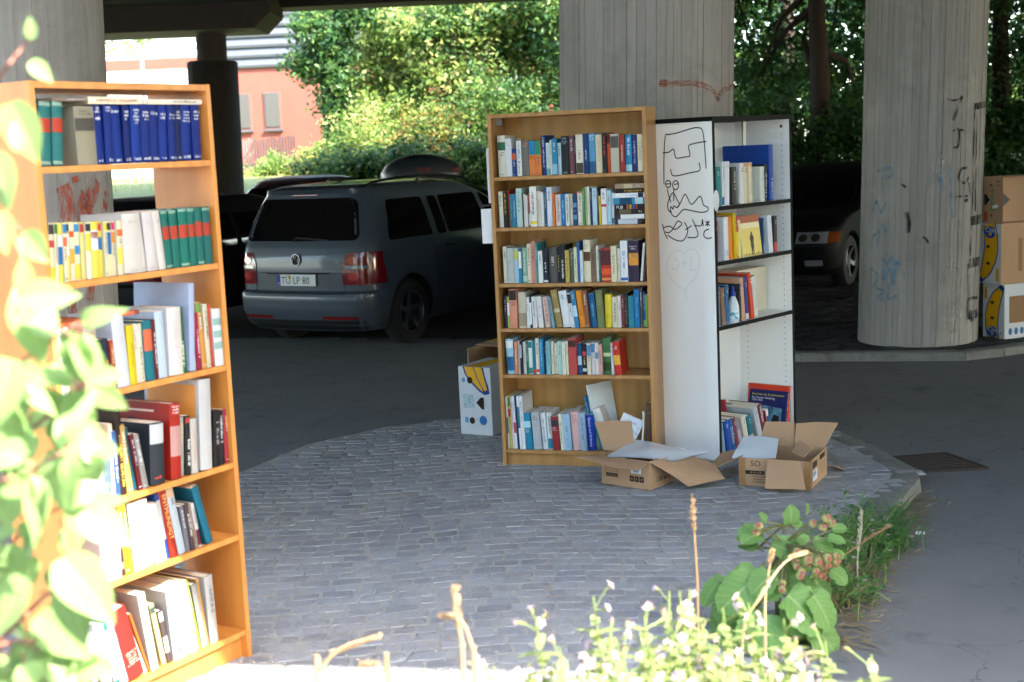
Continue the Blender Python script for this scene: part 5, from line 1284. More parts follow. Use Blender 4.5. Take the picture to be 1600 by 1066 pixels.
    if van:
        seam([S.rx(y,.575+.0,.0) for y in zrange(-.62,.62,10)]); seam([S.rx(y,.775,.001) for y in zrange(-.58,.58,10)],.005)
        for sg in (-1,1): seam([S.rx(sg*(.60+.0*z),z,.001) for z in zrange(.58,.66,3)])
        for xx in (.49,1.54):
            seam([S.sy(xx-.06*math.sin((z-.4)*1.6) if xx<1 else xx,z,-1,.0) for z in zrange(.36,1.07,10)],.006)
        seam([S.sy(x,.32,-1,.0) for x in zrange(.45,2.3,10)],.006)
        # number plate recess, plate and lettering
        S.patch(lambda y,z:S.rx(y,z,.004),zrange(.635,.765,3),lambda z:-.42,lambda z:.42,12).build('plate_recess',mat('recess_paint','3a4046',.4,.1,5),root,smooth=180)
        seam([S.rx(y,.77,.012) for y in zrange(-.42,.42,8)],.012,'handle_strip')
    if plate:
        z0=.65 if van else .5; xp=min(S.rx(0,z0,.012).x,S.rx(0,z0+.11,.012).x)
        b=MB(); b.box(xp-.006,xp,-.26,.26,z0,z0+.112); pl=b.build('licence_plate',mat('plate_white','d4d6d4',.4,.05,8),root,bevel=.003)
        # seen from behind: car right (-y) is the viewer's right
        b=MB(); b.box(xp-.0075,xp-.0062,.215,.258,z0+.002,z0+.11); b.build('blue_band',TINT,pl,'1a2f9a')
        b=MB(); d=Vector((0,-1,0)); x=xp-.0078
        b.text('TÜ',(x,.205,z0+.02),d,Z_,.1); b.build('town_letters',TINT,pl,'101014'); b=MB(); b.text('LP 80',(x,.045,z0+.02),d,Z_,.1); b.build('plate_lettering',TINT,pl,'101014')
        b=MB(); disc(b,(x,0,0),(0,-1,0),(0,0,1),(-1,0,0),-.085,z0+.085,.018,.018,.0002,14); b.build('inspection_seal',TINT,pl,'a8843a')
        b=MB(); disc(b,(x,0,0),(0,-1,0),(0,0,1),(-1,0,0),-.085,z0+.036,.018,.018,.0002,14); b.build('state_seal',TINT,pl,'b8b0a0')
        b=MB(); b.text('D',(x,.245,z0+.015),d,Z_,.03); b.build('country_letter',TINT,pl,'e0e0e8')
    if logo:
        zc=.905; x=S.rx(0,zc,.012).x; k=26; b=MB(); b.lathe([(.0001,.004),(.052,.004),(.06,.0)],k,Matrix.Translation((x+.004,0,zc))@Matrix.Rotation(-PI/2,4,'Y')); bd=b.build('badge',DARK,root)
        b=MB(); b.lathe([(.062,.0),(.060,.007),(.052,.007),(.050,.0)],k,Matrix.Translation((x,0,zc))@Matrix.Rotation(-PI/2,4,'Y'),cap=False); b.build('badge_ring',CHROME,bd,smooth=40)
        b=MB(); q=x-.007
        V_=[(-.022,.044),(0,.004),(.022,.044)]; W_=[(-.047,.022),(-.024,-.043),(0,-.002),(.024,-.043),(.047,.022)]
        for pts in (V_,W_): b.tube([(q,-u,zc+v) for u,v in pts],.0055,6)
        b.build('badge_letters',CHROME,bd)
    if van:
        b=MB(); b.tube([S.rx(y,1.09+.03*(1-abs(y-.1)/.5),.02) for y in zrange(-.40,.02,6)],.008,5); b.tube([S.rx(.02,1.08,.0),S.rx(.02,1.11,.03)],.016,6); b.build('rear_wiper',DARK,root)
        S.patch(lambda y,z:S.rx(y,z,.01),zrange(1.515,1.535,2),lambda z:-.17,lambda z:.17,6).build('high_brake_light',REDL,root,smooth=180)
        S.patch(lambda x,z:S.sy(x,z,-1,.004),wz(.79,.93,8),*rounded(lambda z:.06,lambda z:.24,.79,.93,.06),4).build('fuel_flap',PAINT,root,color,smooth=180)
        MB().tube([S.sy(.62,.93,-1,.006),S.sy(.66,.935,-1,.035),S.sy(.8,.935,-1,.035),S.sy(.84,.93,-1,.006)],.012,6).build('door_handle',DARK,root,smooth=60)
    if rails:
        for sg in (-1,1):
            pts=[]
            for i in range(15):
                t=i/14; x=-.42+2.0*t; pts.append((x,sg*(.64-.03*t),1.575+.085*math.sin(PI*min(1,max(.0,t*1.0)))**.45-.06*t*t*.3))
            b=MB(); b.tube(pts,.015,6); b.tube([(.55,sg*.62,1.56),(.55,sg*.62,1.655)],.02,6); b.build('roof_rail',DARK,root,smooth=60)
        b=MB(); b.tube([(.0,.0,1.63),(-.03,0,1.665),(-.09,0,1.68)],[.03,.018,.006],6); b.build('antenna',DARK,root,smooth=60)
    if front:
        for sg in (-1,1):
            zz=(.57,.70); 
            hl=S.patch(lambda y,z:S.fx(sg*y,z,.012),zrange(zz[0],zz[1],4),lambda z:.40+.0*z,lambda z:wd(z)-.10,10).build('headlight',CLRL,root,smooth=180)
            MB().box(0,0.001,-.001,.001,0,.001)
            S.patch(lambda y,z:S.fx(sg*y,z,.013),zrange(zz[0]+.005,zz[1]-.005,4),lambda z:wd(z)-.11,lambda z:wd(z)-.005,8).build('indicator',mat('amber_lens','6a3410',.15,.4,30,coat=.4),root,smooth=180)
            b=MB(); k=14
            for yc in (.48,.62): b.add([S.fx(sg*(yc+.05*math.cos(2*PI*i/k)),.635+.045*math.sin(2*PI*i/k),.016) for i in range(k)],[tuple(range(k))])
            b.build('reflector_bowl',CHROME,hl)
            S.patch(lambda y,z:S.fx(sg*y,z,.012),zrange(.30,.37,2),lambda z:.50,lambda z:.70,5).build('fog_light',CLRL,root,smooth=180)
        S.patch(lambda y,z:S.fx(y,z,.012),zrange(.58,.70,2),lambda z:-.34,lambda z:.34,10).build('grille',DARK,root,smooth=180)
        seam([S.fx(y,.545,.004) for y in zrange(-.75,.75,12)],.02,'bumper_strip')
    return root
HD=math.atan2(.857,.515)
VANO=make_car('parked_van',(-1.57,13.10,.0),HD,'414a54','grey people carrier with black roof rails, licence plate TÜ LP 80','car',None,VAN,2.68,.325,.897,van=True,logo=True,plate=True,rails=True,front=False)
VANO.scale=(.935,.865,.935)
make_car('parked_car',(-4.0,14.75,.0),HD,'0e1014','black car parked left of the grey people carrier, behind the orange bookcase','car',None,VAN[:10]+[(1.28,-.60,2.2,.80,.2),(1.42,-.45,1.85,.72,.22),(1.49,-.30,1.6,.62,.22),(1.52,-.1,1.2,.45,.2)],2.55,.31,.897,front=False)
make_car('parked_car',(.80,12.2,.03),math.atan2(.957,.29),'10186a','blue car between the grey people carrier and the oak bookcase','car',None,HATCH,2.5,.3,.86,front=False)
make_car('parked_car',(-3.1,19.6,.16),HD,'3a1a1c','small dark red hatchback with pale roof, behind the grey people carrier','car',None,HATCH,2.5,.3,.86,front=False)
make_car('parked_car',(-1.35,17.6,.03),HD-.1,'14181c','dark estate car carrying the grey roof box, behind the people carrier','car',None,HATCH,2.5,.3,.86,front=False)
make_car('parked_car',(2.95+.515*2.9,15.45+.857*2.9,.045),HD+PI,'0a0b0d','black car facing the camera with amber indicator, left of the right pillar','car',None,[(a,b-.25,c,d,e) for a,b,c,d,e in HATCH],2.5,.31,.86,rear=False)
make_car('parked_car',(1.9+.515*3,19.6+.857*3,.1),HD+PI,'0c0d10','dark car with brown roof behind the black car with amber indicator','car',None,HATCH,2.5,.3,.86,rear=False)
# roof box on the dark estate
root=empty('roof_box',(-1.32,17.62,1.43),HD-.72,'dark grey roof box with red marks on top of the dark estate car','roof box')
b=MB(); L=1.02; n=16; vs=[]; rg=random.Random(1)
for i in range(n+1):
    t=i/n; x=-.25+L*t; hh=.31*(math.sin(PI*min(1,max(.0,(t*.9+.012))))**.42)*(1-.2*t**2.2)+.004; w=.36*(math.sin(PI*min(.985,max(.006,t)))**.3)
    for k in range(13):
        a=PI*k/12; vs.append((x,w*math.cos(a)*(1 if abs(math.cos(a))<.95 else 1),.03+hh*min(1,math.sin(a)**.6 if math.sin(a)>0 else 0)))
b.add(vs,[(i*13+k,i*13+k+1,(i+1)*13+k+1,(i+1)*13+k) for i in range(n) for k in range(12)]+[(i*13,(i+1)*13,(i+1)*13+12,i*13+12) for i in range(n)]+[tuple(range(12,-1,-1)),tuple(range(n*13,n*13+13))])
b.build('lid',mat('roof_box_plastic','2a3036',.35,.15,8),root,smooth=50)
b=MB(); b.box(-.22,.74,-.34,.34,.0,.035); b.build('base',DARK,root,bevel=.01)
b=MB(); b.scrawl((.1,-.362,.10),X,Z_,.2,.05,rg); b.build('red_mark',TINT,root,'8a2a24')
b=MB(); b.poly([(.56,-.345,.11),(.70,-.31,.14),(.70,-.31,.08),(.60,-.345,.085)]); b.build('red_badge',TINT,root,'6a1814')

# ------------------------------------------------------------------ beyond the bridge
ORNG=mat('orange_render','7e4638',.95,.16,1.2,bump=.1); WREN=mat('white_render','d8d4cc',.9,.05,3,bump=.1); CLAD=mat('metal_louvres','4c4e50',.5,.12,4,metal=.2); CLADW=mat('white_louvres','c8cacc',.5,.1,4)
root=empty('building',(0,42,1.2),0,'long orange rendered building with pale louvred upper storey behind the trees','building')
w=MB()
w.box(-9.0,6,0,6,0,3.35); w.build('orange_wall',ORNG,root)
MB().box(-30,-9.02,-.02,6,0,3.45).build('white_wall',WREN,root)
MB().box(-30,-9.02,-.06,6,3.452,3.75).build('orange_band',ORNG,root)
def louv(x0,x1,z0,z1,st,y0,m,nm):
    b=MB(); b.box(x0,x1,y0+.1,6,z0,z1); z=z0
    while z<z1-.02:
        b.add([(x0,y0,z+st*.25),(x1,y0,z+st*.25),(x1,y0+.09,z+st*.98),(x0,y0+.09,z+st*.98),(x0,y0+.02,z),(x1,y0+.02,z)],[(0,1,2,3),(4,5,1,0)]); z+=st
    b.build(nm,m,root)
louv(-30,-9.02,3.755,8.5,.27,-.05,CLADW,'white_louvre_storey')
louv(-9.0,6,3.352,8.5,.3,-.10,CLAD,'grey_louvre_storey')
for x0 in (-8.05,-7.15,-3.2,-1.6,.2):
    f=MB(); f.box(x0-.05,x0+.5,-.03,.02,1.5,2.62); wf=f.build('window',mat('window_recess','6a4a40',.8,.1,5),root)
    b=MB(); b.box(x0,x0+.42,-.055,-.031,1.57,2.58); b.build('shutter',mat('pale_shutter','45423c',.6,.05,30,stretch=(.1,.1,8)),wf)
    MB().box(x0-.06,x0+.52,-.10,-.032,1.44,1.498).build('sill',CLAD,wf)
MB().box(-.0,-.0,0,0,0,0) if False else None
root=empty('fence',(-8.3,37,1.25),0,'pale weathered picket fence in front of the orange building','fence')
FEN=mat('weathered_pickets','6e6862',.85,.25,8); 
b=MB(); rg=random.Random(2)
for i in range(42): x=-.4+i*.075; b.box(x,x+.045,0,.02,.15,1.1+rg.uniform(-.05,.05))
b.build('pickets',FEN,root)
b=MB(); b.box(-.4,2.8,.02,.05,.35,.42); b.build('rail',FEN,root)
root=empty('lamp_post',(-9.75,38,1.3),0,'thin grey lamp post before the white louvred building','lamp post')
MB().tube([(0,0,0),(0,0,2),(0,0,7)],[.07,.06,.045],10).build('post',mat('galvanised','8a8e90',.5,.1,10,metal=.4),root,smooth=60)
# trees and shrubs
BARK=mat('bark','3a2f26',.9,.35,6,stretch=(3,3,.7),bump=.6)
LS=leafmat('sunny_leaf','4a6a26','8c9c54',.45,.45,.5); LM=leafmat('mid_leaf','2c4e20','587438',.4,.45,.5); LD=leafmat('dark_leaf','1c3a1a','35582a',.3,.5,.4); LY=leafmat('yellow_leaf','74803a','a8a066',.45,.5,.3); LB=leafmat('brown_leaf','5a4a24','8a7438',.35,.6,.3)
def foliage(clumps,n,size,seed,mix,flat=.5):
    rg=random.Random(seed); b=MB(); tot=sum(r[0]*r[1]*r[2] for _,r in clumps)**1
    for c,r in clumps:
        k=int(n*(r[0]*r[1]*r[2])/tot); c=Vector(c)
        nsub=max(4,k//28)
        for s in range(nsub):
            d=Vector((rg.gauss(0,1),rg.gauss(0,1),rg.gauss(0,1))).normalized(); q=rg.random()**.45
            sc=c+Vector((d.x*r[0],d.y*r[1],d.z*r[2]))*q; sr=.22*min(r)+size*1.2
            mi=rg.choices(range(len(mix)),mix)[0]
            for t in range(28):
                p=sc+Vector((rg.gauss(0,1),rg.gauss(0,1),rg.gauss(0,.75)))*sr*.6
                nrm=(Vector((rg.gauss(0,1),rg.gauss(0,1),rg.gauss(0,1)))*.8+d*.5+Vector((0,0,.6))).normalized()
                a=nrm.orthogonal().normalized(); a=(Matrix.Rotation(rg.uniform(0,2*PI),3,nrm)@a); e=nrm.cross(a); sz=size*rg.uniform(.6,1.3)
                b.add([p-a*sz*.6,p+e*sz*.3-a*.05*sz,p+a*sz*.6-nrm*sz*.15,p-e*sz*.3-a*.05*sz],[(0,1,2,3)],mi)
    return b
def tree(name,loc,trunk_h,trunk_r,clumps,n,size,mats,mix,label,cat,seed,group=None,limbs=5,lean=0):
    root=empty(name,loc,0,label,cat,group); rg=random.Random(seed); L=Vector(loc)
    b=MB(); pts=[(0,0,-.3)]+[(lean*t+.05*math.sin(t*5),.04*math.cos(t*4),trunk_h*t) for t in (.25,.5,.75,1)]
    b.tube(pts,[trunk_r*1.25,trunk_r,trunk_r*.85,trunk_r*.7,trunk_r*.45],9)
    for i in range(limbs):
        c,_=clumps[i%len(clumps)]; z=trunk_h*rg.uniform(.45,.95); e=Vector(c)
        p0=Vector((lean*z/trunk_h,0,z)); mid=p0.lerp(e,.5)+Vector((rg.uniform(-.2,.2),rg.uniform(-.2,.2),.2)); b.tube([p0,mid,e],[trunk_r*.4,trunk_r*.25,trunk_r*.08],6)
    b.build('trunk',BARK,root,smooth=60)
    foliage(clumps,n,size,seed,mix).build('crown',mats,root)
    return root
G='trees beyond the bridge'
LVS=[LS,LM,LD,LY]
tree('ivy_tree',(-4.2,33.2,1.35),3.6,.16,[((0,0,3.3),(.75,.7,.7)),((.25,-.1,2.4),(.6,.5,.8)),((.3,-.2,1.5),(.45,.4,.7)),((-.5,0,2.6),(.4,.4,.4)),((.5,0,.8),(.3,.3,.5)),((.9,0,3.9),(.7,.6,.5))],8840,.13,[LM,LD,LS],(3,6,1.2),'ivy covered tree with drooping dark mass, before the orange wall','tree',11,G)
tree('birch_tree',(-2.2,35.2,1.4),4.2,.12,[((0,0,3.4),(1.3,.9,1.0)),((-.8,0,4.2),(1.0,.8,.7)),((1.1,0,4.0),(1.1,.8,.9)),((.2,0,2.2),(1.0,.7,.7))],8500,.12,LVS,(5,2,0,4),'loose yellow green tree in front of the louvred storey, right of the ivy tree','tree',12,G)
tree('maple_tree',(.1,33.8,1.4),4.2,.14,[((0,0,3.2),(1.0,.8,.9)),((.7,0,4.2),(1.2,.8,.8)),((-.7,0,3.8),(.9,.7,.6)),((.2,0,2.0),(.9,.6,.7))],9520,.13,LVS,(4,4,1,2),'bright green maple tree left of the central pillar','tree',13,G)
tree('yellowing_tree',(-.6,37.5,1.4),5,.12,[((0,0,4.0),(1.3,.9,.9)),((1.4,0,3.4),(1.0,.8,.8)),((-1.2,0,4.6),(1.2,.8,.6))],3800,.12,[LY,LS,LM],(5,3,1),'yellowing tree with thin foliage, farthest before the louvres','tree',14,G)
tree('lime_tree',(2.2,32.5,1.4),5,.18,[((0,0,3.0),(1.3,1,1.2)),((-.8,0,4.0),(1.0,.9,.9)),((.8,0,4.4),(1.2,1,.9)),((-.6,0,1.6),(.9,.7,.8))],10880,.13,[LM,LD,LS],(5,3,2),'dense green tree directly left behind the central pillar','tree',15,G)
tree('hanging_tree',(-10.9,35,1.4),5.5,.14,[((.9,0,3.55),(.6,.5,.35)),((1.9,0,3.5),(.35,.4,.3)),((0,0,4.2),(1.0,.7,.9)),((1.0,0,4.6),(.8,.6,.5)),((2.0,0,4.3),(.5,.5,.6)),((-1,0,4.4),(1.2,.8,.9))],4200,.11,[LY,LM,LS],(3,3,2),'sparse tree hanging over the white louvres at the left','tree',16,G)
tree('ash_tree',(-1.1,33.0,1.4),4.4,.13,[((0,0,2.6),(1.1,.8,1.0)),((.5,0,3.8),(1.1,.8,.7)),((-.9,0,3.3),(.8,.7,.6)),((.6,0,1.5),(.9,.6,.7))],9500,.13,LVS,(5,4,1,2),'sunlit ash tree filling the gap between birch and maple','tree',17,G)
tree('hazel_tree',(-2.9,34.0,1.4),3.6,.1,[((0,0,2.4),(.9,.7,.9)),((.7,0,1.6),(.8,.6,.8)),((.2,0,3.3),(.7,.6,.5))],6500,.13,LVS,(6,3,0,2),'light green hazel close right of the ivy tree','tree',18,G)
tree('elder_tree',(1.0,34.5,1.4),4.6,.12,[((0,0,3.0),(1.2,.8,1.1)),((.2,0,4.3),(1.2,.8,.7)),((-.2,0,1.6),(1.1,.7,.8))],8500,.13,LVS,(3,5,2,1),'green elder tree right behind the maple','tree',19,G)
def shrub(loc,clumps,n,size,mats,mix,label,seed,group='shrubs behind the parked cars'):
    root=empty('shrub',loc,0,label,'shrub',group); b=MB(); rg=random.Random(seed)
    for c,r in clumps:
        for k in range(3): b.tube([(c[0]*.3,c[1]*.3,-.2),(c[0]*.7+rg.uniform(-.2,.2),c[1],c[2]*.6),(c[0],c[1],c[2])],[.03,.02,.008],5)
    b.build('stems',BARK,root); foliage(clumps,n,size,seed,mix).build('foliage',mats,root); return root
shrub((-4.9,31.0,1.25),[((0,0,.35),(.7,.5,.3)),((.9,0,.5),(.7,.5,.4)),((-.5,0,.2),(.5,.4,.25))],2600,.10,[LS,LY,LM],(6,2,1),'low light green feathery shrub beside the picket fence',21)
shrub((-3.2,30.8,1.25),[((0,0,.8),(.9,.6,.7)),((.7,0,.4),(.7,.5,.5))],2800,.10,[LS,LM,LY],(4,3,2),'sunlit round shrub right of the feathery one',22)
shrub((-1.9,30.2,1.2),[((0,0,.7),(.8,.6,.6)),((.5,0,1.2),(.7,.5,.5))],3000,.09,[LM,LB,LS],(2,3,2),'brownish hedge shrub above the roof box',23)
shrub((-.5,30.6,1.2),[((0,0,.9),(1.0,.6,.8)),((.4,0,1.7),(.9,.6,.6))],3400,.10,[LM,LS,LD],(4,2,2),'mid green shrub left of the oak bookcase top',24)
shrub((-2.6,32.6,1.35),[((0,0,1.2),(1.0,.6,.9)),((-.6,0,.6),(.6,.5,.5))],2800,.11,[LS,LY,LM],(5,2,2),'bright sunlit shrub under the yellow green tree',25)
shrub((1.4,30.2,1.2),[((0,0,.9),(1.1,.7,.9)),((.8,0,1.7),(1.0,.7,.7))],3600,.10,[LD,LM,LS],(4,3,1),'dark green shrub behind the oak bookcase and the central pillar',26)
for i,(x,n_) in enumerate(((-3.4,'low dense shrub above the roof of the dark red hatchback'),(-2.2,'low dense shrub left of the roof box'),(-1.0,'low dense shrub directly behind the roof box'),(.2,'low dense shrub between roof box and oak bookcase'))):
    shrub((x,27.6,gz(x,27.6)),[((0,0,.35),(.85,.5,.45)),((.5,.1,.5),(.6,.5,.45))],3000,.10,[LM,LS,LD],(4,2,3),n_,70+i)
G3='shaded shrubs on the right'
for i,(x,y,zz) in enumerate(((3.9,23.6,.25),(5.3,23.0,.2),(6.9,23.8,.3),(8.8,23.4,.25),(10.4,23.9,.3),(12.2,24.2,.4))):
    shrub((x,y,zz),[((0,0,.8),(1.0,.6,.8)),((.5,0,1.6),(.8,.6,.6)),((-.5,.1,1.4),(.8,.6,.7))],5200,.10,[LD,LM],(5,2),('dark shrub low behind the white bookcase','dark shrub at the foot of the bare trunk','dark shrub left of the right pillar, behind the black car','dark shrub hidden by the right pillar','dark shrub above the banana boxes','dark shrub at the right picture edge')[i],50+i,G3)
# the dark wood on the right, in the shade of the deck
G2='shaded trees on the right'
def dtree(x,y,label,seed,r=.17,h=6.2,n=8500,clumps=None,mix=(2,6)):
    cl=clumps or [((0,0,3.6),(1.3,1.0,1.0)),((.9,0,2.2),(1.0,.9,1.0)),((-.9,.2,2.0),(1.0,.8,1.0)),((.1,-.1,.9),(1.2,.8,.8))]
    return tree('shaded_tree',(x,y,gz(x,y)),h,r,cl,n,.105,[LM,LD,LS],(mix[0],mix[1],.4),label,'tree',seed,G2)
dtree(5.55,24.2,'shaded tree with a bare reddish trunk, between white bookcase and right pillar',31,.2,5,2600,[((0,.9,3.3),(1.2,.5,1.2)),((-.9,.8,2.4),(.7,.5,1.2)),((.9,.8,2.0),(.7,.5,1.1))])
dtree(4.0,26.5,'shaded leafy tree right above the white bookcase',32)
dtree(7.2,26.6,'shaded leafy tree just left of the right pillar',33)
dtree(9.5,26.4,'dark tree right of the right pillar',34)
dtree(11.4,27.0,'dark tree at the right edge of the picture',35)
dtree(6.0,29.2,'taller shaded tree behind the bare trunk',36,.2,6,6000,[((0,0,4.6),(1.8,1,1.4)),((-1.4,0,3),(1.4,.9,1.3)),((1.5,0,3),(1.4,.9,1.3)),((0,0,1.8),(1.8,.9,1.0))])
dtree(9.0,29.6,'taller dark tree behind the right pillar',37,.2,6,6000,[((0,0,4.6),(1.8,1,1.4)),((-1.4,0,3),(1.4,.9,1.3)),((1.5,0,3),(1.4,.9,1.3)),((0,0,1.8),(1.8,.9,1.0))])
dtree(12.2,30,'farthest dark tree at the right edge',38,.2,6,5000,[((0,0,4.6),(1.8,1,1.4)),((-1.4,0,3),(1.4,.9,1.3)),((1.5,0,3),(1.4,.9,1.3)),((0,0,1.8),(1.8,.9,1.0))])
b=MB(); rg=random.Random(9)
cl=[((x,33.5+rg.uniform(-1,2),3.2+rg.uniform(-.5,.5)),(1.8,1.2,2.4)) for x in (4.5,7,9.5,12,14.5,17)]+[((x,34.5,6.2),(2.2,1.2,1.8)) for x in (4,7.5,11,14.5,18)]+[((x,33+x*.02,z),(2.8,1.4,2.2)) for x in range(20,48,4) for z in (2.6,6)]+[((x,32,2.2),(1.8,1.0,1.0)) for x in (3.5,6.5,9.5,12.5,15.5)]
tag(foliage(cl,62000,.28,91,(4,4,1)).build('wood',[LM,LD,LS]),'dark mass of woodland farther behind the shaded trees on the right','woodland',kind='stuff')
b=MB()
for i in range(2600):
    x,y=rg.uniform(-14,9),rg.uniform(28,36.5); z=gz(x,y); h_=rg.uniform(.06,.2); dx=rg.uniform(-.05,.05); a=rg.uniform(0,PI); c,s=math.cos(a)*.012,math.sin(a)*.012
    b.add([(x-c,y-s,z),(x+c,y+s,z),(x+dx,y,z+h_)],[(0,1,2)])
tag(b.build('bank_grass',leafmat('bank_grass_blade','6a7a30','a0a050',.4,.6,.3)),'short dry grass on the sunny bank behind the cars','grass',kind='stuff')

# unseen foliage screen added behind the photographer to cut sky light under the deck
b=MB(); rg=random.Random(4)
tag(foliage([((x,yb+rg.uniform(-.5,.5),z),(2.6,1.1,1.9)) for x in range(-36,37,3) for z,yb in ((1.6,-5.6),(4.2,-6.2),(6.8,-6.4),(9.0,-6.8))],46000,.42,92,(4,4,1)).build('hedge',[LM,LD,LS]),'added unseen row of tall bushes behind the photographer that blocks sky light','hedge',kind='stuff')

# ------------------------------------------------------------------ plants in front
VL=leafmat('vine_leaf','54783c','8fa968',.25,.4,.25,.35); VS=mat('vine_stem','8a5a48',.7,.2,12); 
def blade(b,p,d,n,L,Wd,fold=.25,droop=.3,m=0,rows=7,wave=0,heart=.0):
    d=Vector(d).normalized(); n=Vector(n); n=(n-d*n.dot(d)); n=n.normalized() if n.length>1e-4 else d.orthogonal().normalized(); s=d.cross(n)
    vs=[]; k0=len(b.v)
    for i in range(rows+1):
        for j in (-1,-.5,0,.5,1): b.lv[k0+len(vs)+int((j+1)*2)]=(i/rows,j,0)
        t=i/rows; w=Wd*(math.sin(PI*min(1,(t*.94+.06)**.72))**.9)*.5 if heart==0 else Wd*.5*(max(0,1-(1.9*t-.86)**2 if t>.45 else 1-(1.15*t-.52)**2*1.3)**.5)*(1+.07*math.sin(t*31)+.05*math.sin(t*13+L*90))
        if i==rows: w=.0005
        c=Vector(p)+d*L*t-n*droop*L*t*t
        e=wave*L*math.sin(t*9)
        for j in (-1,-.5,0,.5,1):
            vs.append(c+s*w*j+n*(fold*w*abs(j)*(1-.4*abs(j))+e*(abs(j)>.9)))
    b.add(vs,[(i*5+j,i*5+j+1,(i+1)*5+j+1,(i+1)*5+j) for i in range(rows) for j in range(4)],m)
root=empty('climbing_vine',(-.72,1.95,0),0,'large pale green leafy vine in front of the orange bookcase at the left edge','vine'); ro=root.location
rg=random.Random(17); lf=MB(); st=MB()
stems=[[(-40,1300),(-30,900),(0,640),(60,560),(150,500)],[(-60,1200),(-20,700),(-10,420),(30,330),(75,455)],[(-50,1200),(-10,920),(60,820),(140,780)],[(-60,1300),(20,1000),(90,930),(150,900)],[(-80,1200),(-60,500),(-20,170),(30,110),(72,55)],[(-60,1300),(0,1010),(60,1000),(150,1010)],[(-60,1300),(-30,760),(40,690),(110,640),(165,590)],[(-60,1300),(20,1100),(80,1060),(130,1090)],[(-60,1200),(-10,760),(60,740),(150,690)]]
for k,sx in enumerate(stems):
    Y=1.9+.05*(k%4)-.04*(k//4); P=[]
    for a,c in zip(sx,sx[1:]):
        for t in range(5): P.append(atY(a[0]+(c[0]-a[0])*t/5,a[1]+(c[1]-a[1])*t/5,Y+.03*math.sin(t+k)))
    P.append(atY(*sx[-1],Y)); st.tube([p-ro for p in P],[.0055-.004*i/len(P) for i in range(len(P))],6)
    for i,p in enumerate(P):
        if i<5 and k!=4: continue
        if k==4: continue
        if k==1 and i<15: continue
        if k in (5,6,8) and i<7: continue
        if rg.random()<.34: continue
        for r_ in range(2 if k!=4 else 1):
            u=rg.uniform(-.95,.75) if rg.random()<.8 else rg.uniform(.2,.9)
            d=Vector((rg.uniform(-.7,.9),rg.uniform(-.5,.2),u-.25)); q=p+Vector((rg.uniform(-.015,.015),rg.uniform(-.02,.02),rg.uniform(-.01,.01)))
            pe=q+d.normalized()*.018; st.tube([q-ro,pe-ro],.0013,5)
            blade(lf,pe-ro,d,Vector((rg.uniform(-.3,.8),rg.uniform(-1,-.2),rg.uniform(.1,1))),rg.uniform(.035,.088),rg.uniform(.026,.054),rg.uniform(.15,.5),rg.uniform(.1,.9),0,9,rg.uniform(.01,.035))
# a few leaves that stand clear of the mass
for px,py,d,L in ((38,160,(.4,0,-1),.088),(10,238,(.3,0,-1),.085),(55,235,(-.1,0,.9),.04),(75,60,(-.1,0,1),.03),(70,95,(.5,0,-.5),.04),(60,462,(1,0,-.02),.075),(65,455,(-.1,0,1),.05),(60,480,(.25,0,-1),.085),(165,590,(1,0,.1),.05),(160,600,(.9,0,-.6),.065),(150,570,(-.2,0,.9),.04),(140,610,(.1,0,-1),.085),(120,650,(.5,0,-.8),.10),(110,700,(.2,0,-1),.10),(150,800,(.6,0,-.4),.085),(120,870,(.55,0,-.7),.115),(80,960,(.6,0,-.6),.10),(120,1030,(1,0,-.1),.09),(130,900,(.2,0,-1),.10),(20,330,(.2,0,-1),.06),(40,560,(-.3,0,-1),.1),(35,850,(.0,0,-1),.11),(60,900,(-.5,0,-.9),.09)):
    p=atY(px,py,1.86+rg.uniform(-.05,.1))-ro; d=Vector(d); d.y=rg.uniform(-.35,.1); blade(lf,p,d,Vector((rg.uniform(-.2,.6),-1,rg.uniform(.2,.7))),L,L*.62,.3,.15,0,8,.008)
st.build('stems',VS,root,smooth=60); lf.build('leaves',VL,root,smooth=180); root.location.x-=.02
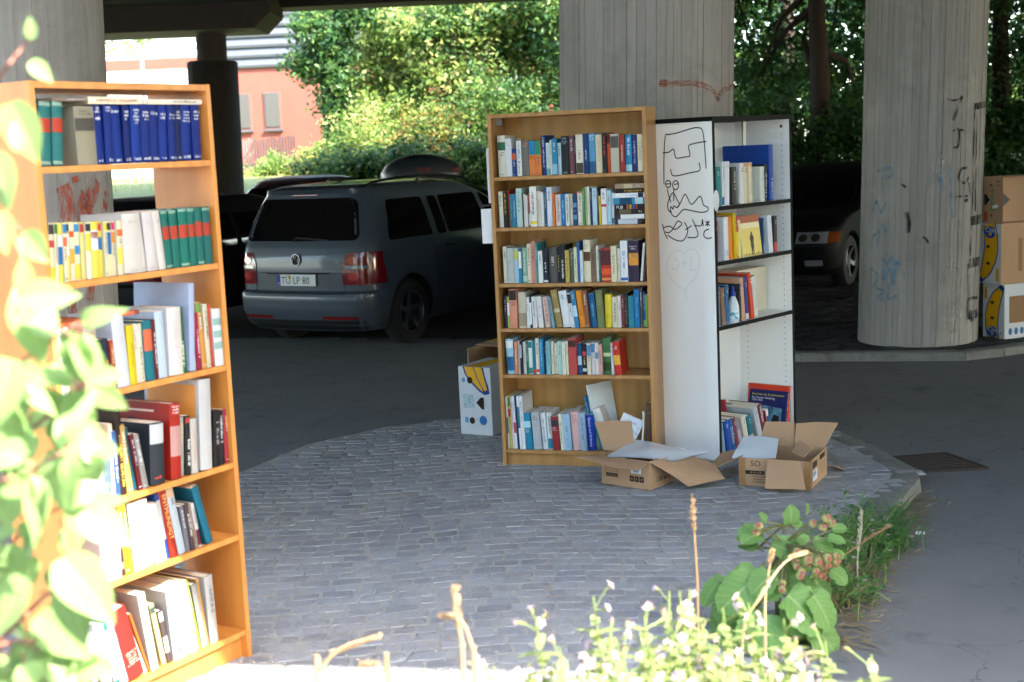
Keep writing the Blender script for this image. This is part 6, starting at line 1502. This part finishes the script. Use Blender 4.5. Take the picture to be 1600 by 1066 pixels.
# soapwort at the bottom edge, in full sun
SL=leafmat('soapwort_leaf','5a7044','96a06c',.35,.5,.25); FL=mat('pale_pink_petal','c4a4ac',.6,.08,20); CAL=leafmat('calyx','8a9a50','b0a870',.3,.6,.2)
FLM=[]
for v_ in range(3):
    b=MB(); b.tube([(0,0,-.004),(0,0,.008),(0,0,.016)],[.0015,.0035,.0025],6,1); rg=random.Random(v_)
    for k in range(5):
        aa=2*PI*k/5; blade(b,(0,0,.017),(math.cos(aa),math.sin(aa),rg.uniform(-.2,.5)),(0,0,1),rg.uniform(.010,.015),.009,.1,.2,0,3)
    o=b.build('flower',[FL,CAL],smooth=60); FLM.append(o.data); bpy.data.objects.remove(o)
def soapwort(px,py,Y,label,seed,nf=9,hfac=1.0,dry=False):
    rg=random.Random(seed); top=atY(px,py-rg.uniform(12,34),Y); z0=gz(top.x,top.y); root=empty('soapwort_plant',(top.x,top.y,z0),0,label,'flower','flowering soapwort in the sun')
    st=MB(); lf=MB(); fl=MB(); ca=MB(); H_=top.z-z0; ns=rg.randint(6,8)
    for s in range(ns):
        a=2*PI*s/ns+rg.uniform(-.5,.5); sp=.0 if s==0 else rg.uniform(.05,.17); hh=H_*(1 if s==0 else rg.uniform(.6,.95))
        pts=[Vector((sp*math.cos(a)*t**1.2+.02*math.sin(t*4+s),sp*math.sin(a)*t,hh*t)) for t in (0,.2,.4,.6,.8,1)]
        st.tube(pts,[.004,.0038,.0034,.003,.0024,.0016],5)
        for i in range(30):
            t=.12+.83*i/30; k=t*5; i0=min(int(k),4); p=pts[i0].lerp(pts[i0+1],k-i0)
            for q in (0,PI):
                an=i*1.57+q+rg.uniform(-.3,.3); d=Vector((math.cos(an),math.sin(an),rg.uniform(.1,.7))); blade(lf,p,d,(0,0,1),rg.uniform(.05,.085)*(1.15-.5*t),rg.uniform(.018,.028),.2,.3,0,5)
        e=pts[-1]
        for f in range(nf):
            d=Vector((rg.gauss(0,1),rg.gauss(0,1),rg.gauss(.5,.6))).normalized(); p=e+d*rg.uniform(.012,.06)-Vector((0,0,rg.uniform(0,.07)))
            st.tube([e-Vector((0,0,.03)),p],.0011,4)
            q=bpy.data.objects.new('flower',FLM[rg.randrange(3)]); COL.objects.link(q); q.parent=root; k=rg.uniform(.7,1.0)
            q.matrix_local=Matrix.Translation(p)@d.to_track_quat('Z','Y').to_matrix().to_4x4()@Matrix.Rotation(rg.uniform(0,6),4,'Z')@Matrix.Scale(k,4)
    st.build('stems',mat('green_stem','7a8a48',.6,.2,12),root,smooth=60); lf.build('leaves',SL,root,smooth=180)
    return root
spots=[(848,985,2.75,'leftmost flowering soapwort with pink heads above the sunlit edge'),(938,952,2.85,'tall soapwort with white heads, second from the left'),(885,1035,2.7,'low soapwort left of the main clump'),(1018,975,2.8,'soapwort with a dense white head before the cobbles'),(975,1020,2.65,'short bushy soapwort in the middle of the sunny clump'),(1072,940,2.95,'slender soapwort with a tall bud spike'),(1060,1010,2.7,'leafy soapwort below the bud spike'),(1140,970,2.85,'soapwort with round buds before the burdock'),(1120,1030,2.65,'low leafy soapwort under the round buds'),(1180,955,2.95,'upright soapwort in front of the burdock leaves'),(1235,990,2.9,'soapwort with scattered white flowers right of the burdock stalk'),(1200,1040,2.7,'bushy soapwort at the bottom edge below the burdock'),(1300,1035,2.85,'small soapwort with large white flowers near the asphalt'),(1372,1048,2.9,'rightmost soapwort with pale flower heads on the asphalt side'),(1030,1045,2.6,'broad leafy soapwort at the bottom edge, centre'),(930,1050,2.6,'leafy soapwort at the bottom edge, left part of the clump'),(985,1050,2.55,'low soapwort filling the bottom edge between its neighbours'),(1090,1055,2.55,'low soapwort at the bottom edge under the bud spike'),(1150,1060,2.55,'low soapwort at the bottom edge under the round buds'),(1010,1000,2.9,'soapwort behind the dense white head'),(1105,985,3.0,'soapwort behind the bud spike'),(1260,1050,2.65,'low soapwort at the bottom edge right of the burdock stalk')]
for i,(px,py,Y,lb) in enumerate(spots): soapwort(px,py,Y,lb,40+i,2 if i%3 else 6)
# burdock in the shade
BL=leafmat('burdock_leaf','467436','7a9c54',.25,.55,.12,.4); BUR=mat('burr','a09a60',.8,.3,60,bump=.5,bscale=300); BURT=mat('burr_tip','8a5044',.8,.3,60)
b=MB(); rg=random.Random(6); b.lathe([(.0002,-1),(.7,-.7),(1,0),(.8,.6),(.55,.85)],10)
for k in range(44):
    v=Vector((rg.gauss(0,1),rg.gauss(0,1),rg.gauss(0,1))).normalized(); a=v.orthogonal().normalized()*.06; b.add([v*.8-a,v*.8+a,v*1.35],[(0,1,2)])
b.lathe([(.56,.86),(.5,1.1),(.0002,1.15)],8,None,1); o=b.build('burr',[BUR,BURT],smooth=50); BUM=o.data; bpy.data.objects.remove(o)
c0=gpt(1215,1010); root=empty('burdock_plant',(c0.x,c0.y,gz(c0.x,c0.y)),0,'large leaved burdock with round brown burrs beside the cobble edge','plant'); ro=Vector(root.location)
st=MB(); lf=MB(); bu=MB(); bt=MB(); rg=random.Random(77)
main=[ro+Vector((0,0,0)),atY(1215,930,4.68),atY(1222,860,4.66),atY(1225,820,4.63)]
st.tube([p-ro for p in main],[.012,.010,.007,.004],7)
for px,py,Y,d,L,Wd in ((1190,835,4.65,(-.6,-.2,.1),.14,.12),(1205,850,4.61,(.5,-.25,-.1),.17,.14),(1235,820,4.63,(.1,-.2,.8),.11,.10),(1270,850,4.68,(.7,-.2,.0),.12,.10),(1180,905,4.53,(-.9,-.3,-.5),.26,.21),(1150,925,4.58,(-.6,-.3,-.7),.2,.17),(1230,930,4.48,(.7,-.35,-.55),.27,.24),(1255,970,4.53,(.8,-.3,-.5),.26,.22),(1200,960,4.48,(-.2,-.5,-.7),.24,.2),(1285,1010,4.63,(.5,-.3,-.6),.24,.2),(1170,975,4.58,(-.7,-.4,-.6),.24,.2),(1220,880,4.68,(.2,-.5,-.3),.2,.17),(1265,900,4.73,(.6,-.2,-.5),.18,.15),(1160,990,4.73,(-.3,-.4,-.8),.22,.18),(1240,1030,4.53,(.2,-.4,-.8),.24,.2)):
    p=atY(px,py,Y)-ro; q=min((m_-ro for m_ in main),key=lambda v:(v-p).length); st.tube([q,q.lerp(p,.5)+Vector((0,0,.02)),p],[.005,.004,.003],6)
    nrm=Vector((rg.uniform(-.3,.3),-.6,.8)); blade(lf,p,d,nrm,L*.62,Wd*.66,.24,.4,0,16,.05,1)
    for e_ in (1,2,3,4):
        p2=p+Vector((rg.uniform(-.09,.09),rg.uniform(-.04,.1),rg.uniform(-.08,.03))); st.tube([q,p2],[.004,.0025],5)
        blade(lf,p2,Vector(d)+Vector((rg.uniform(-.6,.6),rg.uniform(-.3,.3),rg.uniform(-.3,.3))),nrm+Vector((rg.uniform(-.4,.4),0,0)),L*.5*rg.uniform(.7,1.1),Wd*.5*rg.uniform(.8,1.1),.22,.35,0,14,.035,1)
for px,py,rr in [(1186,822,.016),(1182,832,.015),(1291,810,.016),(1299,818,.015),(1270,818,.014),(1285,824,.015),(1245,862,.015)]+[(1238+rg.uniform(0,72),872+rg.uniform(-8,30),rg.uniform(.013,.0185)) for _ in range(22)]+[(1210+rg.uniform(0,26),910+rg.uniform(0,16),.014) for _ in range(4)]:
    p=atY(px,py,4.5+rg.uniform(-.05,.05))-ro; ctr=atY(1225,850,4.63)-ro; st.tube([ctr,ctr.lerp(p,.6)+Vector((0,0,.015)),p],[.003,.0022,.0015],5)
    d=(p-ctr+Vector((0,-.1,.05))).normalized(); M=Matrix.Translation(p)@d.to_track_quat('Z','Y').to_matrix().to_4x4()
    q=bpy.data.objects.new('burr',BUM); COL.objects.link(q); q.parent=root; q.matrix_local=M@Matrix.Scale(rr,4)
st.build('stems',mat('burdock_stem','6a6a40',.7,.2,10),root,smooth=60); lf.build('leaves',BL,root,smooth=180)
# dry stalks
DRY=mat('dry_straw','a4845f',.8,.2,20)
def stalk(pts,r,label,m=DRY,head=0):
    P=[atY(*q) for q in pts]; base=P[0].copy(); base.z=gz(base.x,base.y); root=empty('dry_stalk',base,0,label,'stalk','dry stalks'); fine=[]
    P=[base]+P
    for i in range(len(P)-1):
        p0,p1,p2,p3=P[max(i-1,0)],P[i],P[i+1],P[min(i+2,len(P)-1)]
        for k in range(12):
            t=k/12; fine.append(.5*((2*p1)+(p2-p0)*t+(2*p0-5*p1+4*p2-p3)*t*t+(3*p1-p0-3*p2+p3)*t**3))
    fine.append(P[-1]); MB().tube([p-base for p in fine],[r*(1-.5*i/len(fine)) for i in range(len(fine))],6).build('stem',m,root,smooth=60)
    b=MB(); rg=random.Random(int(pts[0][0])); a,e=fine[int(len(fine)*(1-head))] if head else fine[-2],fine[-1]
    for k in range(90 if head else 8):
        p=a.lerp(e,rg.random()); d=Vector((rg.gauss(0,1),rg.gauss(0,1),1.2)).normalized(); blade(b,p-base,d,(0,-1,0),.012,.003,.1,.1,0,3)
    b.build('seed_head',m,root,smooth=180); return root
stalk([(496,1066,2.7),(502,1046,2.7),(519,1024,2.7),(544,1008,2.7),(570,1000,2.7),(596,996,2.7)],.0055,'curved sunlit straw arching at the lower left of the cobbles',head=.5)
stalk([(607,1064,2.6),(602,1050,2.6),(590,1041,2.6),(576,1038,2.6),(562,1042,2.6)],.0055,'short curved sunlit straw right of the large arch',head=.4)
stalk([(724,1060,2.5),(722,1010,2.5),(712,950,2.5),(711,918,2.5)],.0055,'upright sunlit straw in the middle foreground',head=.4)
stalk([(742,1060,2.52),(740,1030,2.52),(734,1000,2.52),(722,973,2.52),(705,961,2.52),(688,966,2.52)],.0055,'hooked sunlit straw beside the upright one',head=.3)
stalk([(1091,985,3.6),(1089,900,3.6),(1084,820,3.6),(1082,778,3.6)],.0036,'tall thin brown stalk standing before the cobbles',mat('brown_stalk','8a6a48',.8,.2,20),.3)
stalk([(1160,1000,3.6),(1190,930,3.6),(1225,880,3.7),(1260,865,3.8)],.005,'ochre stalk arching over the burdock leaves',DRY,.2)
stalk([(1195,960,3.7),(1200,900,3.7),(1207,862,3.7)],.005,'straight ochre stalk among the burdock leaves',DRY,.2)
stalk([(1300,890,4.9),(1345,850,5.0),(1392,822,5.1)],.004,'pale thin stalk leaning right over the weeds at the kerb',mat('brown_stalk','8a6a48'),.3)
stalk([(1340,870,5.2),(1346,830,5.2),(1346,795,5.2)],.004,'pale feathery grass stalk before the kerb corner',mat('pale_straw','b0a890',.8,.2,20),.6)
# weeds in the gutter by the kerb
GB=leafmat('grass_blade','2f5a28','55804a',.3,.5,.25); WB_=leafmat('weed_leaf','3c6834','6a9450',.3,.5,.25); DG=mat('dry_gutter_grass','8a7a58',.9,.25,30)
def tuft(px,py,label,seed,n,h,spread,m=GB):
    c=gpt(px,py,-.04); root=empty('grass_tuft',(c.x,c.y,gz(c.x,c.y)),0,label,'grass','weeds along the kerb'); b=MB(); rg=random.Random(seed)
    for i in range(n):
        a=rg.uniform(0,2*PI); o=Vector((rg.gauss(0,spread*.3),rg.gauss(0,spread*.3),0)); l=h*rg.uniform(.5,1.1); d=Vector((math.cos(a)*rg.uniform(.1,.8),math.sin(a)*rg.uniform(.1,.8),1)); blade(b,o,d,Vector((math.cos(a),math.sin(a),-.3)),l,rg.uniform(.004,.008),.3,rg.uniform(-.9,-.1),0,6)
    b.build('blades',m,root,smooth=180); return root
tuft(1385,835,'tall dark grass tuft growing at the kerb corner',1,70,.24,.12); tuft(1405,850,'spreading grass tuft just right of the kerb corner tuft',2,50,.17,.14); tuft(1362,868,'grass tuft among weeds left of the kerb corner',3,45,.16,.12)
tuft(1330,915,'dry straw coloured tuft beside the burdock',4,60,.14,.16,DG); tuft(1300,960,'low dry grass under the burdock leaves',5,60,.12,.18,DG); tuft(1395,812,'thin tuft at the top of the kerb',6,30,.2,.06)
def weed(px,py,label,seed,h,n):
    c=gpt(px,py,-.04); root=empty('weed',(c.x,c.y,gz(c.x,c.y)),0,label,'weed','weeds along the kerb'); st=MB(); lf=MB(); fl=MB(); rg=random.Random(seed)
    for s in range(n):
        a=rg.uniform(0,2*PI); e=Vector((math.cos(a)*rg.uniform(.03,.16),math.sin(a)*rg.uniform(.03,.16),h*rg.uniform(.5,1))); o=Vector((rg.gauss(0,.04),rg.gauss(0,.04),0)); st.tube([o,o.lerp(e,.5)+Vector((0,0,.03)),e],[.003,.002,.001],4)
        for k in range(14):
            p=o.lerp(e,.2+.8*k/14)+Vector((0,0,.03*math.sin(PI*k/14))); d=Vector((rg.gauss(0,1),rg.gauss(0,1),.3)); blade(lf,p,d,(0,0,1),rg.uniform(.025,.05),rg.uniform(.010,.018),.2,.2,0,4)
        if rg.random()<.5:
            for k in range(5): blade(fl,e,(math.cos(k*1.256),math.sin(k*1.256),.2),(0,0,1),.011,.009,.1,.1,0,3)
    st.build('stems',mat('green_stem','7a8a48'),root); lf.build('leaves',WB_,root,smooth=180)
    if fl.v: fl.build('flowers',FL,root,smooth=180)
    return root
for i,(px,py,h_,lb) in enumerate(((1345,895,.24,'leafy weed with small white flowers behind the burdock burrs'),(1318,875,.22,'leafy weed left of the kerb tuft'),(1360,915,.18,'low leafy weed next to the bare asphalt'),(1320,935,.2,'leafy weed below the burrs'),(1345,950,.1,'lowest small weed at the asphalt edge'),(1372,850,.2,'leafy weed under the tall kerb tuft'),(1395,870,.12,'small weed on the asphalt side of the kerb tuft'),(1300,905,.26,'tall leafy weed touching the burdock burrs'),(1325,855,.24,'tall weed at the cobble edge above the burrs'),(1310,965,.14,'pale low weed under the burdock'))): weed(px,py,lb,60+i,h_,9)
# dry litter in the gutter and on the stones
b=MB(); rg=random.Random(5)
def line_pt():
    t=rg.random(); q=[(1.98,6.72),(1.75,6.15),(1.5,5.7),(1.25,5.1),(1.05,4.5)]; k=t*(len(q)-1); i=min(int(k),len(q)-2); f=k-i
    return q[i][0]+(q[i+1][0]-q[i][0])*f,q[i][1]+(q[i+1][1]-q[i][1])*f
for i in range(900):
    x,y=line_pt(); x+=abs(rg.gauss(.03,.07)); y+=rg.gauss(0,.05); z=gz(x,y)+rg.uniform(.001,.012); a=rg.uniform(0,PI); l=rg.uniform(.008,.05); c,s=math.cos(a)*l,math.sin(a)*l; wv=.0025
    b.add([(x-c-s*.05,y-s+c*.05,z),(x+c,y+s,z+rg.uniform(-.002,.006)),(x+c+wv,y+s+wv,z+.001),(x-c+wv,y-s+wv,z)],[(0,1,2,3)])
tag(b.build('dry_litter',DG),'strip of dry stems and dust in the gutter along the kerb','litter',kind='stuff')
b=MB()
for i in range(170):
    x,y=rg.uniform(-1.6,1.9),rg.uniform(4.6,8.2)
    if not inside((x,y),ISL): continue
    a=rg.uniform(0,PI); l=rg.uniform(.006,.02); c,s=math.cos(a)*l,math.sin(a)*l; z=.012
    b.add([(x-c-s*.3,y-s+c*.3,z),(x+c-s*.3,y+s+c*.3,z+.003),(x+c+s*.3,y+s-c*.3,z+.004),(x-c+s*.3,y-s-c*.3,z)],[(0,1,2,3)])
tag(b.build('paving_litter',mat('litter_scraps','8a6a50',.9,.5,9,col2='b8a890')),'scattered dry leaf scraps on the cobbles','litter',kind='stuff')
WH=mat('white_scrap','d8d8d8',.7,.1,20)
for i,(px,py,lb) in enumerate(((1356,932,'white petal scrap on the asphalt by the weeds'),(1437,838,'white scrap lying on the asphalt right of the tuft'))):
    c=gpt(px,py,-.05); b=MB(); b.slab([c+Vector(v) for v in ((-.02,-.01,.012),(.02,-.012,.012),(.025,.01,.016),(-.015,.012,.02))],.002); tag(b.build('paper_scrap',WH),lb,'scrap')
# pale stony ground in the sun before the cobbles
b=MB(); rg=random.Random(8); 
for i in range(700):
    x,y=rg.uniform(-1.6,1.0),rg.uniform(3.2,4.7); z=.006; r_=rg.uniform(.003,.011); k=5
    b.add([(x+r_*math.cos(2*PI*j/k),y+r_*math.sin(2*PI*j/k),z) for j in range(k)]+[(x,y,z+r_*.7)],[(j,(j+1)%k,k) for j in range(k)])
tag(b.build('loose_grit',SAND),'loose pale grit on the cobbles in the sun','gravel',kind='stuff')
